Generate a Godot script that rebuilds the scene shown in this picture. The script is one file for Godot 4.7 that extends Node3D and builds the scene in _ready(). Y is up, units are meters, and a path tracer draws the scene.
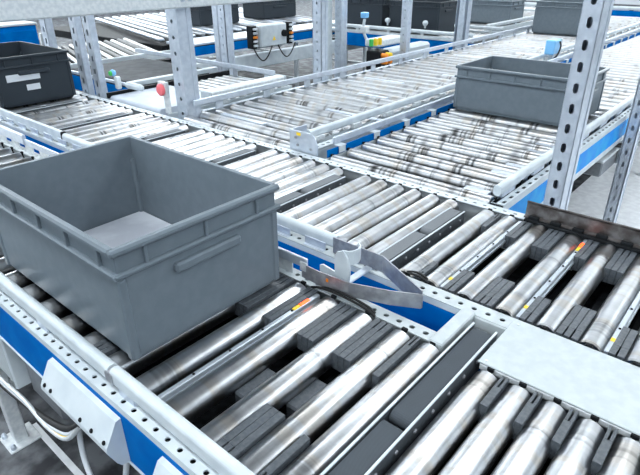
extends Node3D
# A sorting hall with roller conveyors. Metres, y up. Roller tops lie at y = 0.75.
# x runs along the two long conveyors, -z runs along the spurs that leave them.

const TOP := 0.75
const RR := 0.028
const PITCH := 0.0325
var M := {}
var mesh_cache := {}
var taken := {}
var rng := RandomNumberGenerator.new()

# ------------------------------------------------------------------ camera, light
func setup_view() -> void:
	var cam := Camera3D.new()
	cam.name = "camera"
	cam.fov = 47.53
	cam.near = 0.02
	cam.far = 200.0
	add_child(cam)
	cam.transform = Transform3D(Basis(Vector3.UP, 0.711414) * Basis(Vector3.RIGHT, -0.4763076) * Basis(Vector3.BACK, -0.0063981), Vector3(0, 1.43, 0))
	cam.current = true
	var env := Environment.new()
	env.background_mode = Environment.BG_COLOR
	env.background_color = Color(0.95, 0.985, 1.0)
	env.background_energy_multiplier = 5.5
	env.tonemap_mode = Environment.TONE_MAPPER_LINEAR
	env.tonemap_exposure = 1.68
	env.sdfgi_enabled = true
	env.ssao_enabled = true
	env.ssil_enabled = true
	var we := WorldEnvironment.new()
	we.name = "environment"
	we.environment = env
	add_child(we)

const HALL_X0 := -17.0
const HALL_X1 := 7.0
const HALL_Z0 := -22.0
const HALL_Z1 := 8.0
const HALL_H := 6.0
const LAMP_ENERGY := 8.0

func build_lamps() -> void:
	# rows of long linear luminaires under the ceiling, all alike
	var n := 0
	for ix in 4:
		for iz in 5:
			var px := -14.0 + ix * 6.0
			var pz := -17.1 + iz * 6.0
			var t := thing("ceiling_lamp", Vector3(px, HALL_H - 0.26, pz), "long broad white light panel hanging under the hall ceiling", "lamp", "linear lamps under the ceiling")
			part(t, "housing", box_mesh(Vector3(5.6, 0.12, 1.3), 0.01), M.white, Vector3(px, HALL_H - 0.16, pz))
			part(t, "diffuser_light", box_mesh(Vector3(5.5, 0.03, 1.2), 0.005), M.glow, Vector3(px, HALL_H - 0.235, pz))
			for s in [-2.0, 2.0]:
				part(t, "hanger", box_mesh(Vector3(0.05, 0.14, 0.05), 0.002), M.galv, Vector3(px + s, HALL_H - 0.06, pz))
			var a := AreaLight3D.new()
			a.name = "lamp_light"
			a.area_size = Vector2(5.5, 1.2)
			a.light_energy = LAMP_ENERGY
			a.light_color = Color(0.965, 0.985, 1.0)
			a.area_range = 60.0
			a.area_attenuation = 2.0
			a.shadow_enabled = true
			add_child(a)
			a.position = Vector3(px, HALL_H - 0.26, pz)
			a.rotation = Vector3(-PI / 2, 0, 0)
			n += 1

# ------------------------------------------------------------------ materials
func noise_tex(seed_: int, freq: float, lo: Color, hi: Color, size := 256, fractal := 4) -> NoiseTexture2D:
	var n := FastNoiseLite.new()
	n.seed = seed_
	n.frequency = freq
	n.fractal_octaves = fractal
	var g := Gradient.new()
	g.set_color(0, lo)
	g.set_color(1, hi)
	g.set_offset(0, 0.25)
	g.set_offset(1, 0.75)
	var tx := NoiseTexture2D.new()
	tx.width = size
	tx.height = size
	tx.seamless = true
	tx.noise = n
	tx.color_ramp = g
	return tx

func mat(col: Color, rough: float, metal := 0.0, tex: Texture2D = null, scale := 1.0, world := true) -> StandardMaterial3D:
	var m := StandardMaterial3D.new()
	m.albedo_color = col
	m.roughness = rough
	m.metallic = metal
	if tex:
		m.albedo_texture = tex
		m.uv1_triplanar = true
		m.uv1_world_triplanar = world
		m.uv1_scale = Vector3.ONE * scale
	return m

# worn steel tube: rings of scuffs and rubber marks round the tube (u runs round, v along)
func roller_tex(seed_: int, marks: int, dark: float) -> ImageTexture:
	var r := RandomNumberGenerator.new()
	r.seed = seed_
	var h := 512
	var w := 32
	var im := Image.create(w, h, false, Image.FORMAT_RGB8)
	var fine := FastNoiseLite.new()
	fine.seed = seed_
	fine.frequency = 0.11
	var coarse := FastNoiseLite.new()
	coarse.seed = seed_ + 7
	coarse.frequency = 0.018
	var mk := []
	for k in marks / 2:
		mk.append([r.randf_range(40, h - 40), r.randf_range(5, 13), r.randf_range(0.2, dark * 0.75)])
	for k in marks:
		var c := r.randf_range(40, h - 40)
		for j in r.randi_range(2, 6):
			mk.append([c + r.randf_range(-14, 14), r.randf_range(1.5, 5.0), r.randf_range(0.1, dark * 0.5)])
	for y in h:
		var b := 0.95 + 0.025 * fine.get_noise_2d(y, 3.0) + 0.06 * coarse.get_noise_2d(y, 9.0)
		var br := clampf(coarse.get_noise_2d(y, 90.0) * 2.0 - 0.1, 0.0, 0.6)
		var keep := 1.0
		for q in mk:
			var e: float = absf(y - q[0]) / q[1]
			if e < 2.0:
				keep *= 1.0 - q[2] * exp(-e * e)
		for x in w:
			var ang := TAU * x / w
			var patch := fine.get_noise_3d(20.0 * cos(ang), y * 0.5, 20.0 * sin(ang))
			var v := clampf(b + 0.008 * patch, 0.3, 1.0) * maxf(keep, 0.1)
			im.set_pixel(x, y, Color(v * (1.0 - 0.02 * br), v * (1.0 - 0.07 * br), v * (1.0 - 0.13 * br)))
	return ImageTexture.create_from_image(im)

func roller_mat(seed_: int, marks: int, dark: float, rough: float) -> StandardMaterial3D:
	var m := StandardMaterial3D.new()
	m.albedo_color = Color(0.755, 0.765, 0.775)
	m.albedo_texture = roller_tex(seed_, marks, dark)
	m.metallic = 1.0
	m.roughness = rough
	return m

func make_materials() -> void:
	M.white = mat(Color(0.80, 0.83, 0.845), 0.42, 0.0, noise_tex(11, 0.02, Color(0.93, 0.94, 0.95), Color(1, 1, 1)), 2.0)
	M.white_worn = mat(Color(0.72, 0.75, 0.76), 0.4, 0.0, noise_tex(12, 0.02, Color(0.955, 0.96, 0.96), Color(1, 1, 1), 512, 5), 3.0)
	M.zinc = mat(Color(0.80, 0.83, 0.87), 0.38, 0.55, noise_tex(13, 0.03, Color(0.93, 0.94, 0.95), Color(1, 1, 1), 256, 5), 3.0)
	M.galv_mid = mat(Color(0.54, 0.555, 0.57), 0.42, 0.25, noise_tex(34, 0.04, Color(0.92, 0.93, 0.94), Color(1, 1, 1), 256, 5), 4.0)
	M.galv = mat(Color(0.86, 0.875, 0.88), 0.42, 0.25, noise_tex(14, 0.04, Color(0.92, 0.93, 0.94), Color(1, 1, 1), 256, 5), 4.0)
	M.steel = mat(Color(0.66, 0.67, 0.69), 0.34, 0.6, noise_tex(16, 0.03, Color(0.86, 0.86, 0.87), Color(1, 1, 1), 256, 5), 5.0)
	M.raw_steel = mat(Color(0.54, 0.53, 0.53), 0.38, 0.85, noise_tex(17, 0.02, Color(0.70, 0.67, 0.65), Color(1, 1, 1), 256, 5), 4.0)
	M.alu = mat(Color(0.74, 0.77, 0.80), 0.33, 0.6)
	M.blue = mat(Color(0.0, 0.41, 0.71), 0.4, 0.0, noise_tex(18, 0.015, Color(0.86, 0.9, 0.94), Color(1, 1, 1)), 2.0)
	M.blue_film = mat(Color(0.17, 0.645, 0.89), 0.4, 0.0, noise_tex(19, 0.012, Color(0.72, 0.86, 1.0), Color(1, 1, 1)), 2.5)
	M.blue.metallic_specular = 0.06
	M.blue_film.metallic_specular = 0.15
	M.black = mat(Color(0.10, 0.11, 0.12), 0.5)
	M.block = mat(Color(0.33, 0.35, 0.37), 0.45, 0.0, noise_tex(20, 0.06, Color(0.8, 0.82, 0.84), Color(1, 1, 1), 256, 5), 6.0)
	M.pan = mat(Color(0.13, 0.14, 0.155), 0.6, 0.0, noise_tex(21, 0.03, Color(0.6, 0.6, 0.6), Color(1, 1, 1)), 4.0)  # dark tone puts the shade below rollers and slats into the colour
	M.tote = mat(Color(0.43, 0.47, 0.50), 0.32, 0.0, noise_tex(22, 0.03, Color(0.96, 0.965, 0.97), Color(1, 1, 1)), 3.0)
	M.tote_floor_sheen = mat(Color(0.80, 0.82, 0.85), 0.45, 0.0, noise_tex(28, 0.01, Color(0.9, 0.9, 0.91), Color(1, 1, 1)), 3.0)  # pale tone stands in for light reflected by the tote floor
	M.tote_dark = mat(Color(0.21, 0.235, 0.26), 0.4)
	M.paper = mat(Color(0.82, 0.84, 0.86), 0.7)
	M.belt = mat(Color(0.34, 0.365, 0.39), 0.7, 0.0, belt_tex(), 1.0)
	M.belt.uv1_scale = Vector3(90, 90, 90)
	M.belt_mesh = mat(Color(0.47, 0.49, 0.51), 0.65, 0.0, belt_tex(), 1.0)
	M.belt_mesh.uv1_scale = Vector3(90, 90, 90)
	M.belt_light = mat(Color(0.76, 0.79, 0.83), 0.5, 0.0, noise_tex(24, 0.01, Color(0.9, 0.91, 0.93), Color(1, 1, 1)), 2.0)
	M.belt_dark = mat(Color(0.22, 0.235, 0.255), 0.6, 0.0, noise_tex(25, 0.01, Color(0.75, 0.77, 0.8), Color(1, 1, 1)), 3.0)
	M.concrete = mat(Color(0.43, 0.44, 0.455), 0.6, 0.0, noise_tex(26, 0.010, Color(0.50, 0.50, 0.51), Color(1, 1, 1), 1024, 6), 0.6)
	M.line = mat(Color(0.93, 0.94, 0.95), 0.55, 0.0, noise_tex(27, 0.03, Color(0.94, 0.94, 0.945), Color(1, 1, 1), 256, 5), 2.0)
	M.wall = mat(Color(0.80, 0.82, 0.84), 0.8)
	M.ceiling = mat(Color(0.36, 0.38, 0.41), 0.85)  # darkened so that reflections in the rollers gain contrast
	M.red = mat(Color(0.95, 0.45, 0.48), 0.4)
	M.yellow = mat(Color(0.95, 0.80, 0.15), 0.45)
	M.orange = mat(Color(0.95, 0.55, 0.12), 0.45)
	M.green = mat(Color(0.25, 0.72, 0.35), 0.4)
	M.cyan = mat(Color(0.50, 0.76, 0.95), 0.35)
	M.rubber_grey = mat(Color(0.16, 0.165, 0.17), 0.4)
	M.rubber = mat(Color(0.06, 0.065, 0.07), 0.6)
	M.cable_white = mat(Color(0.80, 0.82, 0.84), 0.5)
	M.glass = mat(Color(0.9, 0.95, 1.0, 0.06), 0.02)
	M.glass.transparency = BaseMaterial3D.TRANSPARENCY_ALPHA
	M.glow = mat(Color(0.95, 0.97, 1.0), 0.5)
	M.glow.emission_enabled = true
	M.glow.emission = Color(0.93, 0.975, 1.0)
	M.glow.emission_energy_multiplier = 2.0
	M.led = mat(Color(1.0, 0.35, 0.15), 0.4)
	M.led.emission_enabled = true
	M.led.emission = Color(1.0, 0.32, 0.10)
	M.led.emission_energy_multiplier = 1.6
	for k in ["belt", "belt_dark", "pan", "black", "tote", "tote_dark", "rubber_grey", "concrete"]:
		M[k].metallic_specular = 0.22
	M.rollers = [roller_mat(101, 1, 0.16, 0.28), roller_mat(102, 2, 0.2, 0.28), roller_mat(103, 1, 0.15, 0.28), roller_mat(104, 2, 0.18, 0.28)]
	M.rollers_marked = [roller_mat(111, 5, 0.7, 0.35), roller_mat(112, 7, 0.7, 0.35), roller_mat(113, 4, 0.65, 0.35), roller_mat(114, 5, 0.7, 0.35)]
	M.rollers_spur = [roller_mat(131, 1, 0.16, 0.38), roller_mat(132, 2, 0.2, 0.40), roller_mat(133, 1, 0.15, 0.37), roller_mat(134, 2, 0.2, 0.39)]
	M.rollers_dark = [roller_mat(121, 4, 0.8, 0.3), roller_mat(122, 5, 0.8, 0.3)]
	for m in M.rollers_dark:
		m.albedo_color = Color(0.34, 0.34, 0.34)

func belt_tex() -> ImageTexture:
	# fine woven ribs of the belt cloth
	if mesh_cache.has("belt_tex"):
		return mesh_cache.belt_tex
	var im := Image.create(64, 64, false, Image.FORMAT_RGB8)
	for y in 64:
		for x in 64:
			var v := 0.86 + 0.14 * sin(TAU * x / 16.0) * sin(TAU * y / 16.0)
			im.set_pixel(x, y, Color(v, v, v))
	var tx := ImageTexture.create_from_image(im)
	mesh_cache["belt_tex"] = tx
	return tx

# ------------------------------------------------------------------ naming
func numbered(called: String) -> String:
	var n: int = taken.get(called, 0)
	taken[called] = n + 1
	return called if n == 0 else "%s_%03d" % [called, n]

func tag(o: Node, label: String, category: String, group := "") -> void:
	o.set_meta("label", label)
	o.set_meta("category", category)
	if group != "":
		o.set_meta("group", group)

func thing(called: String, at: Vector3, label: String, category: String, group := "") -> Node3D:
	var o := Node3D.new()
	o.name = numbered(called)
	add_child(o)
	o.position = at
	tag(o, label, category, group)
	return o

func world_of(n: Node3D) -> Vector3:
	var p := Vector3.ZERO
	var k: Node = n
	while k != self and k is Node3D:
		p += k.position
		k = k.get_parent()
	return p

# a part: its mesh is made round the point «at» given in the hall's own axes
func part(parent: Node3D, called: String, mesh: Mesh, m: Material, at: Vector3, turn := Vector3.ZERO, label := "") -> MeshInstance3D:
	var o := MeshInstance3D.new()
	o.name = called
	o.mesh = mesh
	o.material_override = m
	o.cast_shadow = GeometryInstance3D.SHADOW_CASTING_SETTING_ON
	o.position = at - world_of(parent)
	o.rotation = turn
	if label != "":
		o.set_meta("label", label)
	parent.add_child(o, true)
	return o

func struct(called: String, mesh: Mesh, m: Material, at: Vector3, label: String, category: String) -> MeshInstance3D:
	var o := MeshInstance3D.new()
	o.name = called
	o.mesh = mesh
	o.material_override = m
	o.position = at
	add_child(o)
	o.set_meta("kind", "structure")
	tag(o, label, category)
	return o

# ------------------------------------------------------------------ mesh helpers (front faces run clockwise)
func quad(st: SurfaceTool, a: Vector3, b: Vector3, c: Vector3, d: Vector3, n: Vector3) -> void:
	# any order round the quad; flipped so that it faces along n
	var nn := (b - a).cross(c - a)
	if nn.dot(n) > 0:
		var t := b
		b = d
		d = t
	for v in [a, b, c, a, c, d]:
		st.set_normal(n)
		st.add_vertex(v)

func tri(st: SurfaceTool, a: Vector3, b: Vector3, c: Vector3, n: Vector3) -> void:
	if (b - a).cross(c - a).dot(n) > 0:
		var t := b
		b = c
		c = t
	for v in [a, b, c]:
		st.set_normal(n)
		st.add_vertex(v)

func begin() -> SurfaceTool:
	var st := SurfaceTool.new()
	st.begin(Mesh.PRIMITIVE_TRIANGLES)
	return st

func add_box(st: SurfaceTool, c: Vector3, s: Vector3, bev := 0.0) -> void:
	var h := s * 0.5
	var b := minf(bev, minf(h.x, minf(h.y, h.z)) * 0.9)
	if b <= 0.0:
		for ax in 3:
			for sg in [-1.0, 1.0]:
				var n := Vector3.ZERO
				n[ax] = sg
				var u := Vector3.ZERO
				u[(ax + 1) % 3] = h[(ax + 1) % 3]
				var v := Vector3.ZERO
				v[(ax + 2) % 3] = h[(ax + 2) % 3]
				var o := c + n * h[ax]
				quad(st, o - u - v, o + u - v, o + u + v, o - u + v, n)
		return
	for ax in 3:
		var a1 := (ax + 1) % 3
		var a2 := (ax + 2) % 3
		for sg in [-1.0, 1.0]:
			var n := Vector3.ZERO
			n[ax] = sg
			var u := Vector3.ZERO
			u[a1] = h[a1] - b
			var v := Vector3.ZERO
			v[a2] = h[a2] - b
			var o := c + n * h[ax]
			quad(st, o - u - v, o + u - v, o + u + v, o - u + v, n)
		# bevel strips along axis ax
		for s1 in [-1.0, 1.0]:
			for s2 in [-1.0, 1.0]:
				var e := Vector3.ZERO
				e[ax] = h[ax] - b
				var p := Vector3.ZERO
				p[a1] = s1 * h[a1]
				p[a2] = s2 * (h[a2] - b)
				var q := Vector3.ZERO
				q[a1] = s1 * (h[a1] - b)
				q[a2] = s2 * h[a2]
				var n2 := Vector3.ZERO
				n2[a1] = s1
				n2[a2] = s2
				quad(st, c + p - e, c + p + e, c + q + e, c + q - e, n2.normalized())
	for sx in [-1.0, 1.0]:
		for sy in [-1.0, 1.0]:
			for sz in [-1.0, 1.0]:
				var n3 := Vector3(sx, sy, sz).normalized()
				tri(st, c + Vector3(sx * h.x, sy * (h.y - b), sz * (h.z - b)), c + Vector3(sx * (h.x - b), sy * h.y, sz * (h.z - b)), c + Vector3(sx * (h.x - b), sy * (h.y - b), sz * h.z), n3)

func box_mesh(s: Vector3, bev := 0.002) -> ArrayMesh:
	var key := "box%s_%s" % [s, bev]
	if not mesh_cache.has(key):
		var st := begin()
		add_box(st, Vector3.ZERO, s, bev)
		mesh_cache[key] = st.commit()
	return mesh_cache[key]

# lathe along local z: rings of [z, radius]; smooth round, uv v follows z; flat caps
func lathe_mesh(key: String, rings: Array, seg := 20, smooth_steps := false) -> ArrayMesh:
	if mesh_cache.has(key):
		return mesh_cache[key]
	var st := begin()
	var z0: float = rings[0][0]
	var z1: float = rings[rings.size() - 1][0]
	for i in rings.size() - 1:
		var za: float = rings[i][0]
		var ra: float = rings[i][1]
		var zb: float = rings[i + 1][0]
		var rb: float = rings[i + 1][1]
		var slope := Vector2(zb - za, rb - ra).normalized()
		for k in seg:
			var p := []
			for e in [[k, za, ra], [k + 1, za, ra], [k + 1, zb, rb], [k, zb, rb]]:
				var ang: float = TAU * e[0] / seg
				var d := Vector3(cos(ang), sin(ang), 0)
				p.append([d * e[2] + Vector3(0, 0, e[1]), (d * slope.x - Vector3(0, 0, slope.y)).normalized(), Vector2(float(e[0]) / seg, (e[1] - z0) / (z1 - z0))])
			for j in [0, 2, 1, 0, 3, 2]:
				st.set_normal(p[j][1])
				st.set_uv(p[j][2])
				st.add_vertex(p[j][0])
	for e in [[z0, rings[0][1], -1.0], [z1, rings[rings.size() - 1][1], 1.0]]:
		if e[1] > 0.0:
			for k in seg:
				var a := TAU * k / seg
				var b := TAU * (k + 1) / seg
				st.set_uv(Vector2(0, 0))
				tri(st, Vector3(0, 0, e[0]), Vector3(cos(a) * e[1], sin(a) * e[1], e[0]), Vector3(cos(b) * e[1], sin(b) * e[1], e[0]), Vector3(0, 0, e[2]))
	mesh_cache[key] = st.commit()
	return mesh_cache[key]

# a closed 2-D outline (x, y) pushed from z = -length/2 to +length/2, flat shaded; caps triangulated
func extrude(pts: PackedVector2Array, length: float) -> ArrayMesh:
	var st := begin()
	var n := pts.size()
	var area := 0.0
	for i in n:
		var a := pts[i]
		var b := pts[(i + 1) % n]
		area += a.x * b.y - b.x * a.y
	for i in n:
		var a := pts[i]
		var b := pts[(i + 1) % n]
		var e := b - a
		var nn := Vector3(e.y, -e.x, 0).normalized() * signf(area)
		quad(st, Vector3(a.x, a.y, -length / 2), Vector3(b.x, b.y, -length / 2), Vector3(b.x, b.y, length / 2), Vector3(a.x, a.y, length / 2), nn)
	var idx := Geometry2D.triangulate_polygon(pts)
	for s in [-1.0, 1.0]:
		for k in range(0, idx.size(), 3):
			var p := pts[idx[k]]
			var q := pts[idx[k + 1]]
			var r := pts[idx[k + 2]]
			tri(st, Vector3(p.x, p.y, s * length / 2), Vector3(q.x, q.y, s * length / 2), Vector3(r.x, r.y, s * length / 2), Vector3(0, 0, s))
	return st.commit()

# sheet in the local x-z plane: x along, z across, thickness down from y = 0, a slot in every cell of length pitch
func perforated(length: float, width: float, thick: float, pitch: float, hole_l: float, hole_w: float, off := 0.0) -> ArrayMesh:
	var key := "perf%s_%s_%s_%s_%s_%s_%s" % [length, width, thick, pitch, hole_l, hole_w, off]
	if mesh_cache.has(key):
		return mesh_cache[key]
	var st := begin()
	var cells := int(floor(length / pitch))
	var cell := length / cells
	var hole := []
	for k in 12:
		var a := TAU * (k + 0.5) / 12.0
		var rx := hole_w * 0.5
		var px := cos(a) * rx
		px += signf(px) * (hole_l - hole_w) * 0.5
		hole.append(Vector2(px, sin(a) * rx + off))
	for c in cells:
		var cx := -length / 2 + (c + 0.5) * cell
		var rim := []
		for k in 12:
			var h: Vector2 = hole[k]
			var d := Vector2(h.x, h.y - off)
			var sc := minf(cell / 2 / maxf(absf(d.x), 1e-6), width / 2 / maxf(absf(d.y), 1e-6))
			var e := d * sc
			rim.append(Vector2(e.x, clampf(e.y + off, -width / 2, width / 2)))
		var corners := [Vector2(cell / 2, width / 2), Vector2(-cell / 2, width / 2), Vector2(-cell / 2, -width / 2), Vector2(cell / 2, -width / 2)]
		for k in 12:
			var j := (k + 1) % 12
			var p0: Vector2 = hole[k]
			var p1: Vector2 = hole[j]
			var r0: Vector2 = rim[k]
			var r1: Vector2 = rim[j]
			for yy in [[0.0, 1.0], [-thick, -1.0]]:
				var n := Vector3(0, yy[1], 0)
				var f := func(v: Vector2) -> Vector3: return Vector3(cx + v.x, yy[0], v.y)
				quad(st, f.call(p0), f.call(r0), f.call(r1), f.call(p1), n)
				for q in corners:
					if (absf(r0.x - q.x) < 1e-5 and absf(r1.y - q.y) < 1e-5) or (absf(r1.x - q.x) < 1e-5 and absf(r0.y - q.y) < 1e-5):
						if not (r0.is_equal_approx(q) or r1.is_equal_approx(q)):
							tri(st, f.call(r0), f.call(q), f.call(r1), n)
			var mid := (p0 + p1) * 0.5 - Vector2(0, off)
			quad(st, Vector3(cx + p0.x, 0, p0.y), Vector3(cx + p1.x, 0, p1.y), Vector3(cx + p1.x, -thick, p1.y), Vector3(cx + p0.x, -thick, p0.y), Vector3(-mid.x, 0, -mid.y).normalized())
	for s in [-1.0, 1.0]:
		quad(st, Vector3(-length / 2, 0, s * width / 2), Vector3(length / 2, 0, s * width / 2), Vector3(length / 2, -thick, s * width / 2), Vector3(-length / 2, -thick, s * width / 2), Vector3(0, 0, s))
		quad(st, Vector3(s * length / 2, 0, -width / 2), Vector3(s * length / 2, 0, width / 2), Vector3(s * length / 2, -thick, width / 2), Vector3(s * length / 2, -thick, -width / 2), Vector3(s, 0, 0))
	mesh_cache[key] = st.commit()
	return mesh_cache[key]

# round tube swept along points
func tube(points: Array, r: float, seg := 8) -> ArrayMesh:
	var st := begin()
	var curve := Curve3D.new()
	for i in points.size():
		var a: Vector3 = points[maxi(i - 1, 0)]
		var b: Vector3 = points[mini(i + 1, points.size() - 1)]
		var tn := (b - a) / 6.0
		curve.add_point(points[i], -tn, tn)
	var total := curve.get_baked_length()
	var steps := maxi(points.size() * 6, 6)
	var rings := []
	var up := Vector3.UP
	for s in steps + 1:
		var p := curve.sample_baked(total * s / steps, true)
		var q := curve.sample_baked(minf(total * s / steps + 0.002, total), true)
		var p2 := curve.sample_baked(maxf(total * s / steps - 0.002, 0.0), true)
		var d := (q - p2).normalized()
		if absf(d.dot(up)) > 0.95:
			up = Vector3(1, 0, 0.2).normalized()
		var sx := d.cross(up).normalized()
		var sy := sx.cross(d).normalized()
		up = sy
		var ring := []
		for k in seg:
			var an := TAU * k / seg
			var o := sx * cos(an) + sy * sin(an)
			ring.append([p + o * r, o])
		rings.append(ring)
	for s in steps:
		for k in seg:
			var j := (k + 1) % seg
			var a: Array = rings[s][k]
			var b: Array = rings[s][j]
			var c: Array = rings[s + 1][j]
			var e: Array = rings[s + 1][k]
			var nn: Vector3 = (b[0] - a[0]).cross(c[0] - a[0])
			var order := [a, b, c, a, c, e] if nn.dot(a[1]) < 0 else [a, c, b, a, e, c]
			for v in order:
				st.set_normal(v[1])
				st.add_vertex(v[0])
	return st.commit()

# sheet of metal bent in plan: points (x, z), from y0 to y1, with thickness
func bent_sheet(pts: Array, y0: float, y1: float, thick: float, lip := 0.0) -> ArrayMesh:
	var poly := PackedVector2Array()
	var n := pts.size()
	var left := []
	var right := []
	for i in n:
		var d0: Vector2 = (pts[i] - pts[maxi(i - 1, 0)])
		var d1: Vector2 = (pts[mini(i + 1, n - 1)] - pts[i])
		if d0.length() < 1e-6:
			d0 = d1
		if d1.length() < 1e-6:
			d1 = d0
		var nn := (d0.normalized() + d1.normalized()).normalized().orthogonal() * thick * 0.5
		left.append(pts[i] + nn)
		right.append(pts[i] - nn)
	right.reverse()
	for p in left + right:
		poly.append(Vector2(p.x, -p.y))
	var me := extrude(poly, y1 - y0)
	# outline lay in x-y; stand it up: (x, y, z) -> (x, z, -y)
	var st := begin()
	st.append_from(me, 0, Transform3D(Basis(Vector3(1, 0, 0), Vector3(0, 0, -1), Vector3(0, 1, 0)), Vector3(0, (y0 + y1) / 2, 0)))
	return st.commit()

func merged(list: Array) -> ArrayMesh:
	var st := begin()
	for e in list:
		st.append_from(e[0], 0, e[1])
	return st.commit()

# profile in (across, up), pushed along world x (across = +z)
func along_x(pts: PackedVector2Array, length: float) -> ArrayMesh:
	var me := extrude(pts, length)
	var st := begin()
	st.append_from(me, 0, Transform3D(Basis(Vector3(0, 0, 1), Vector3(0, 1, 0), Vector3(-1, 0, 0)), Vector3.ZERO))
	return st.commit()

func rounded(w: float, h: float, r: float, seg := 5) -> PackedVector2Array:
	var p := PackedVector2Array()
	for c in [[1, 1, 0], [-1, 1, 1], [-1, -1, 2], [1, -1, 3]]:
		for k in seg + 1:
			var a: float = PI / 2 * (c[2] + float(k) / seg)
			p.append(Vector2(c[0] * (w / 2 - r) + cos(a) * r, c[1] * (h / 2 - r) + sin(a) * r))
	return p

# ------------------------------------------------------------------ conveyor pieces
func roller_mesh(length: float, r := RR, seg := 24) -> ArrayMesh:
	return lathe_mesh("roller%s_%s_%s" % [length, r, seg], [[-length / 2, r - 0.003], [-length / 2 + 0.003, r], [length / 2 - 0.003, r], [length / 2, r - 0.003]], seg)

func sleeved_roller_mesh(length: float) -> ArrayMesh:
	# slimmer neck at the far end, as on the near right section
	return lathe_mesh("sleeved%s" % length, [[-length / 2, RR - 0.006], [-length / 2 + 0.003, RR - 0.0022], [-length / 2 + 0.055, RR - 0.0022], [-length / 2 + 0.056, RR - 0.0005], [length / 2 - 0.003, RR - 0.0005], [length / 2, RR - 0.003]], 28)

func cap_mesh() -> ArrayMesh:
	if not mesh_cache.has("cap"):
		var st := begin()
		st.append_from(lathe_mesh("capdisc", [[0.0, 0.019], [0.003, 0.019], [0.004, 0.015]], 16), 0, Transform3D())
		st.append_from(lathe_mesh("capaxle", [[0.003, 0.006], [0.012, 0.006]], 6), 0, Transform3D())
		add_box(st, Vector3(0, 0.0235, 0.0085), Vector3(0.013, 0.008, 0.008), 0.001)
		add_box(st, Vector3(0, 0.012, 0.008), Vector3(0.007, 0.018, 0.004), 0.0)
		mesh_cache["cap"] = st.commit()
	return mesh_cache["cap"]

func roller(parent: Node3D, at: Vector3, along_z: bool, mesh: ArrayMesh, m: Material, length: float, caps := true) -> MeshInstance3D:
	var o := part(parent, "roller", mesh, m, at, Vector3(0, 0 if along_z else PI / 2, 0))
	if caps:
		for s in [1.0, -1.0]:
			var c := MeshInstance3D.new()
			c.name = "end_cap"
			c.mesh = cap_mesh()
			c.material_override = M.black
			o.add_child(c, true)
			c.position = Vector3(0, 0, s * length / 2)
			c.rotation.y = 0.0 if s > 0 else PI
	return o

# block of black plastic ribs that fills the gap between two rollers; fingers end in combs at z = comb side
func block_mesh(ribs: int, length: float) -> ArrayMesh:
	var key := "block%d_%s" % [ribs, length]
	if mesh_cache.has(key):
		return mesh_cache[key]
	var st := begin()
	var p := 0.0148
	var w := ribs * p
	var comb := 0.034
	for k in ribs:
		var cx := -w / 2 + (k + 0.5) * p
		add_box(st, Vector3(cx, -0.02, comb / 2), Vector3(p - 0.0008, 0.04, length - comb), 0.0006)
	# comb end (towards -z): tines with slots between them
	var cuts := [-w / 2 + 0.0004]
	if ribs == 1:
		cuts.append(0.0)
	for k in ribs - 1:
		cuts.append(-w / 2 + (k + 1) * p)
	cuts.append(w / 2 - 0.0004)
	for k in cuts.size() - 1:
		var a: float = cuts[k] + (0.0016 if k > 0 else 0.0)
		var b: float = cuts[k + 1] - (0.0016 if k < cuts.size() - 2 else 0.0)
		add_box(st, Vector3((a + b) / 2, -0.02, -length / 2 + comb / 2), Vector3(b - a, 0.04, comb), 0.0006)
	add_box(st, Vector3(0, -0.032, 0), Vector3(w - 0.004, 0.016, length - 0.006), 0.001)
	mesh_cache[key] = st.commit()
	return mesh_cache[key]

func finger_block(parent: Node3D, x: float, z_comb: float, z_free: float, ribs: int, y := TOP - 0.004) -> void:
	var length := absf(z_free - z_comb)
	part(parent, "finger_block", block_mesh(ribs, length), M.block, Vector3(x, y, (z_comb + z_free) / 2), Vector3(0, 0.0 if z_comb < z_free else PI, 0))

# slim aluminium light-barrier strip between rollers, with a small lit lamp near its far end
func sensor_strip(parent: Node3D, x: float, z0: float, z1: float, lit_z: float, sticker_z: float) -> void:
	var st := begin()
	var l := z1 - z0
	add_box(st, Vector3.ZERO, Vector3(0.011, 0.022, l), 0.0015)
	add_box(st, Vector3(0.0065, -0.006, 0), Vector3(0.004, 0.008, l), 0.0008)
	var s := part(parent, "sensor_strip", st.commit(), M.alu, Vector3(x, TOP - 0.017, (z0 + z1) / 2))
	for k in 4:
		part(s, "screw", lathe_mesh("screw", [[-0.001, 0.0028], [0.001, 0.0028], [0.0016, 0.002]], 10), M.black, Vector3(x, TOP - 0.0055, z0 + l * (0.2 + 0.2 * k)), Vector3(-PI / 2, 0, 0))
	if lit_z != 0.0:
		part(s, "signal_lamp", box_mesh(Vector3(0.009, 0.003, 0.03), 0.001), M.led, Vector3(x, TOP - 0.005, lit_z), Vector3.ZERO, "glowing orange signal lamp")
		var o := OmniLight3D.new()
		o.name = "signal_light"
		o.light_color = Color(1.0, 0.4, 0.15)
		o.light_energy = 0.00004
		o.omni_range = 6.0
		o.omni_attenuation = 2.0
		o.light_size = 0.008
		o.shadow_enabled = true
		add_child(o, true)
		o.position = Vector3(x, TOP + 0.002, lit_z)
		part(s, "indicator", box_mesh(Vector3(0.009, 0.003, 0.02), 0.001), M.yellow, Vector3(x, TOP - 0.005, lit_z + 0.027), Vector3.ZERO, "yellow indicator")
	if sticker_z != 0.0:
		part(s, "sticker", box_mesh(Vector3(0.009, 0.0012, 0.012), 0.0), M.yellow, Vector3(x, TOP - 0.0055, sticker_z), Vector3.ZERO, "small yellow sticker")

func stadium(length: float, h: float) -> PackedVector2Array:
	return rounded(length, h, h * 0.499, 6)

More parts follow.
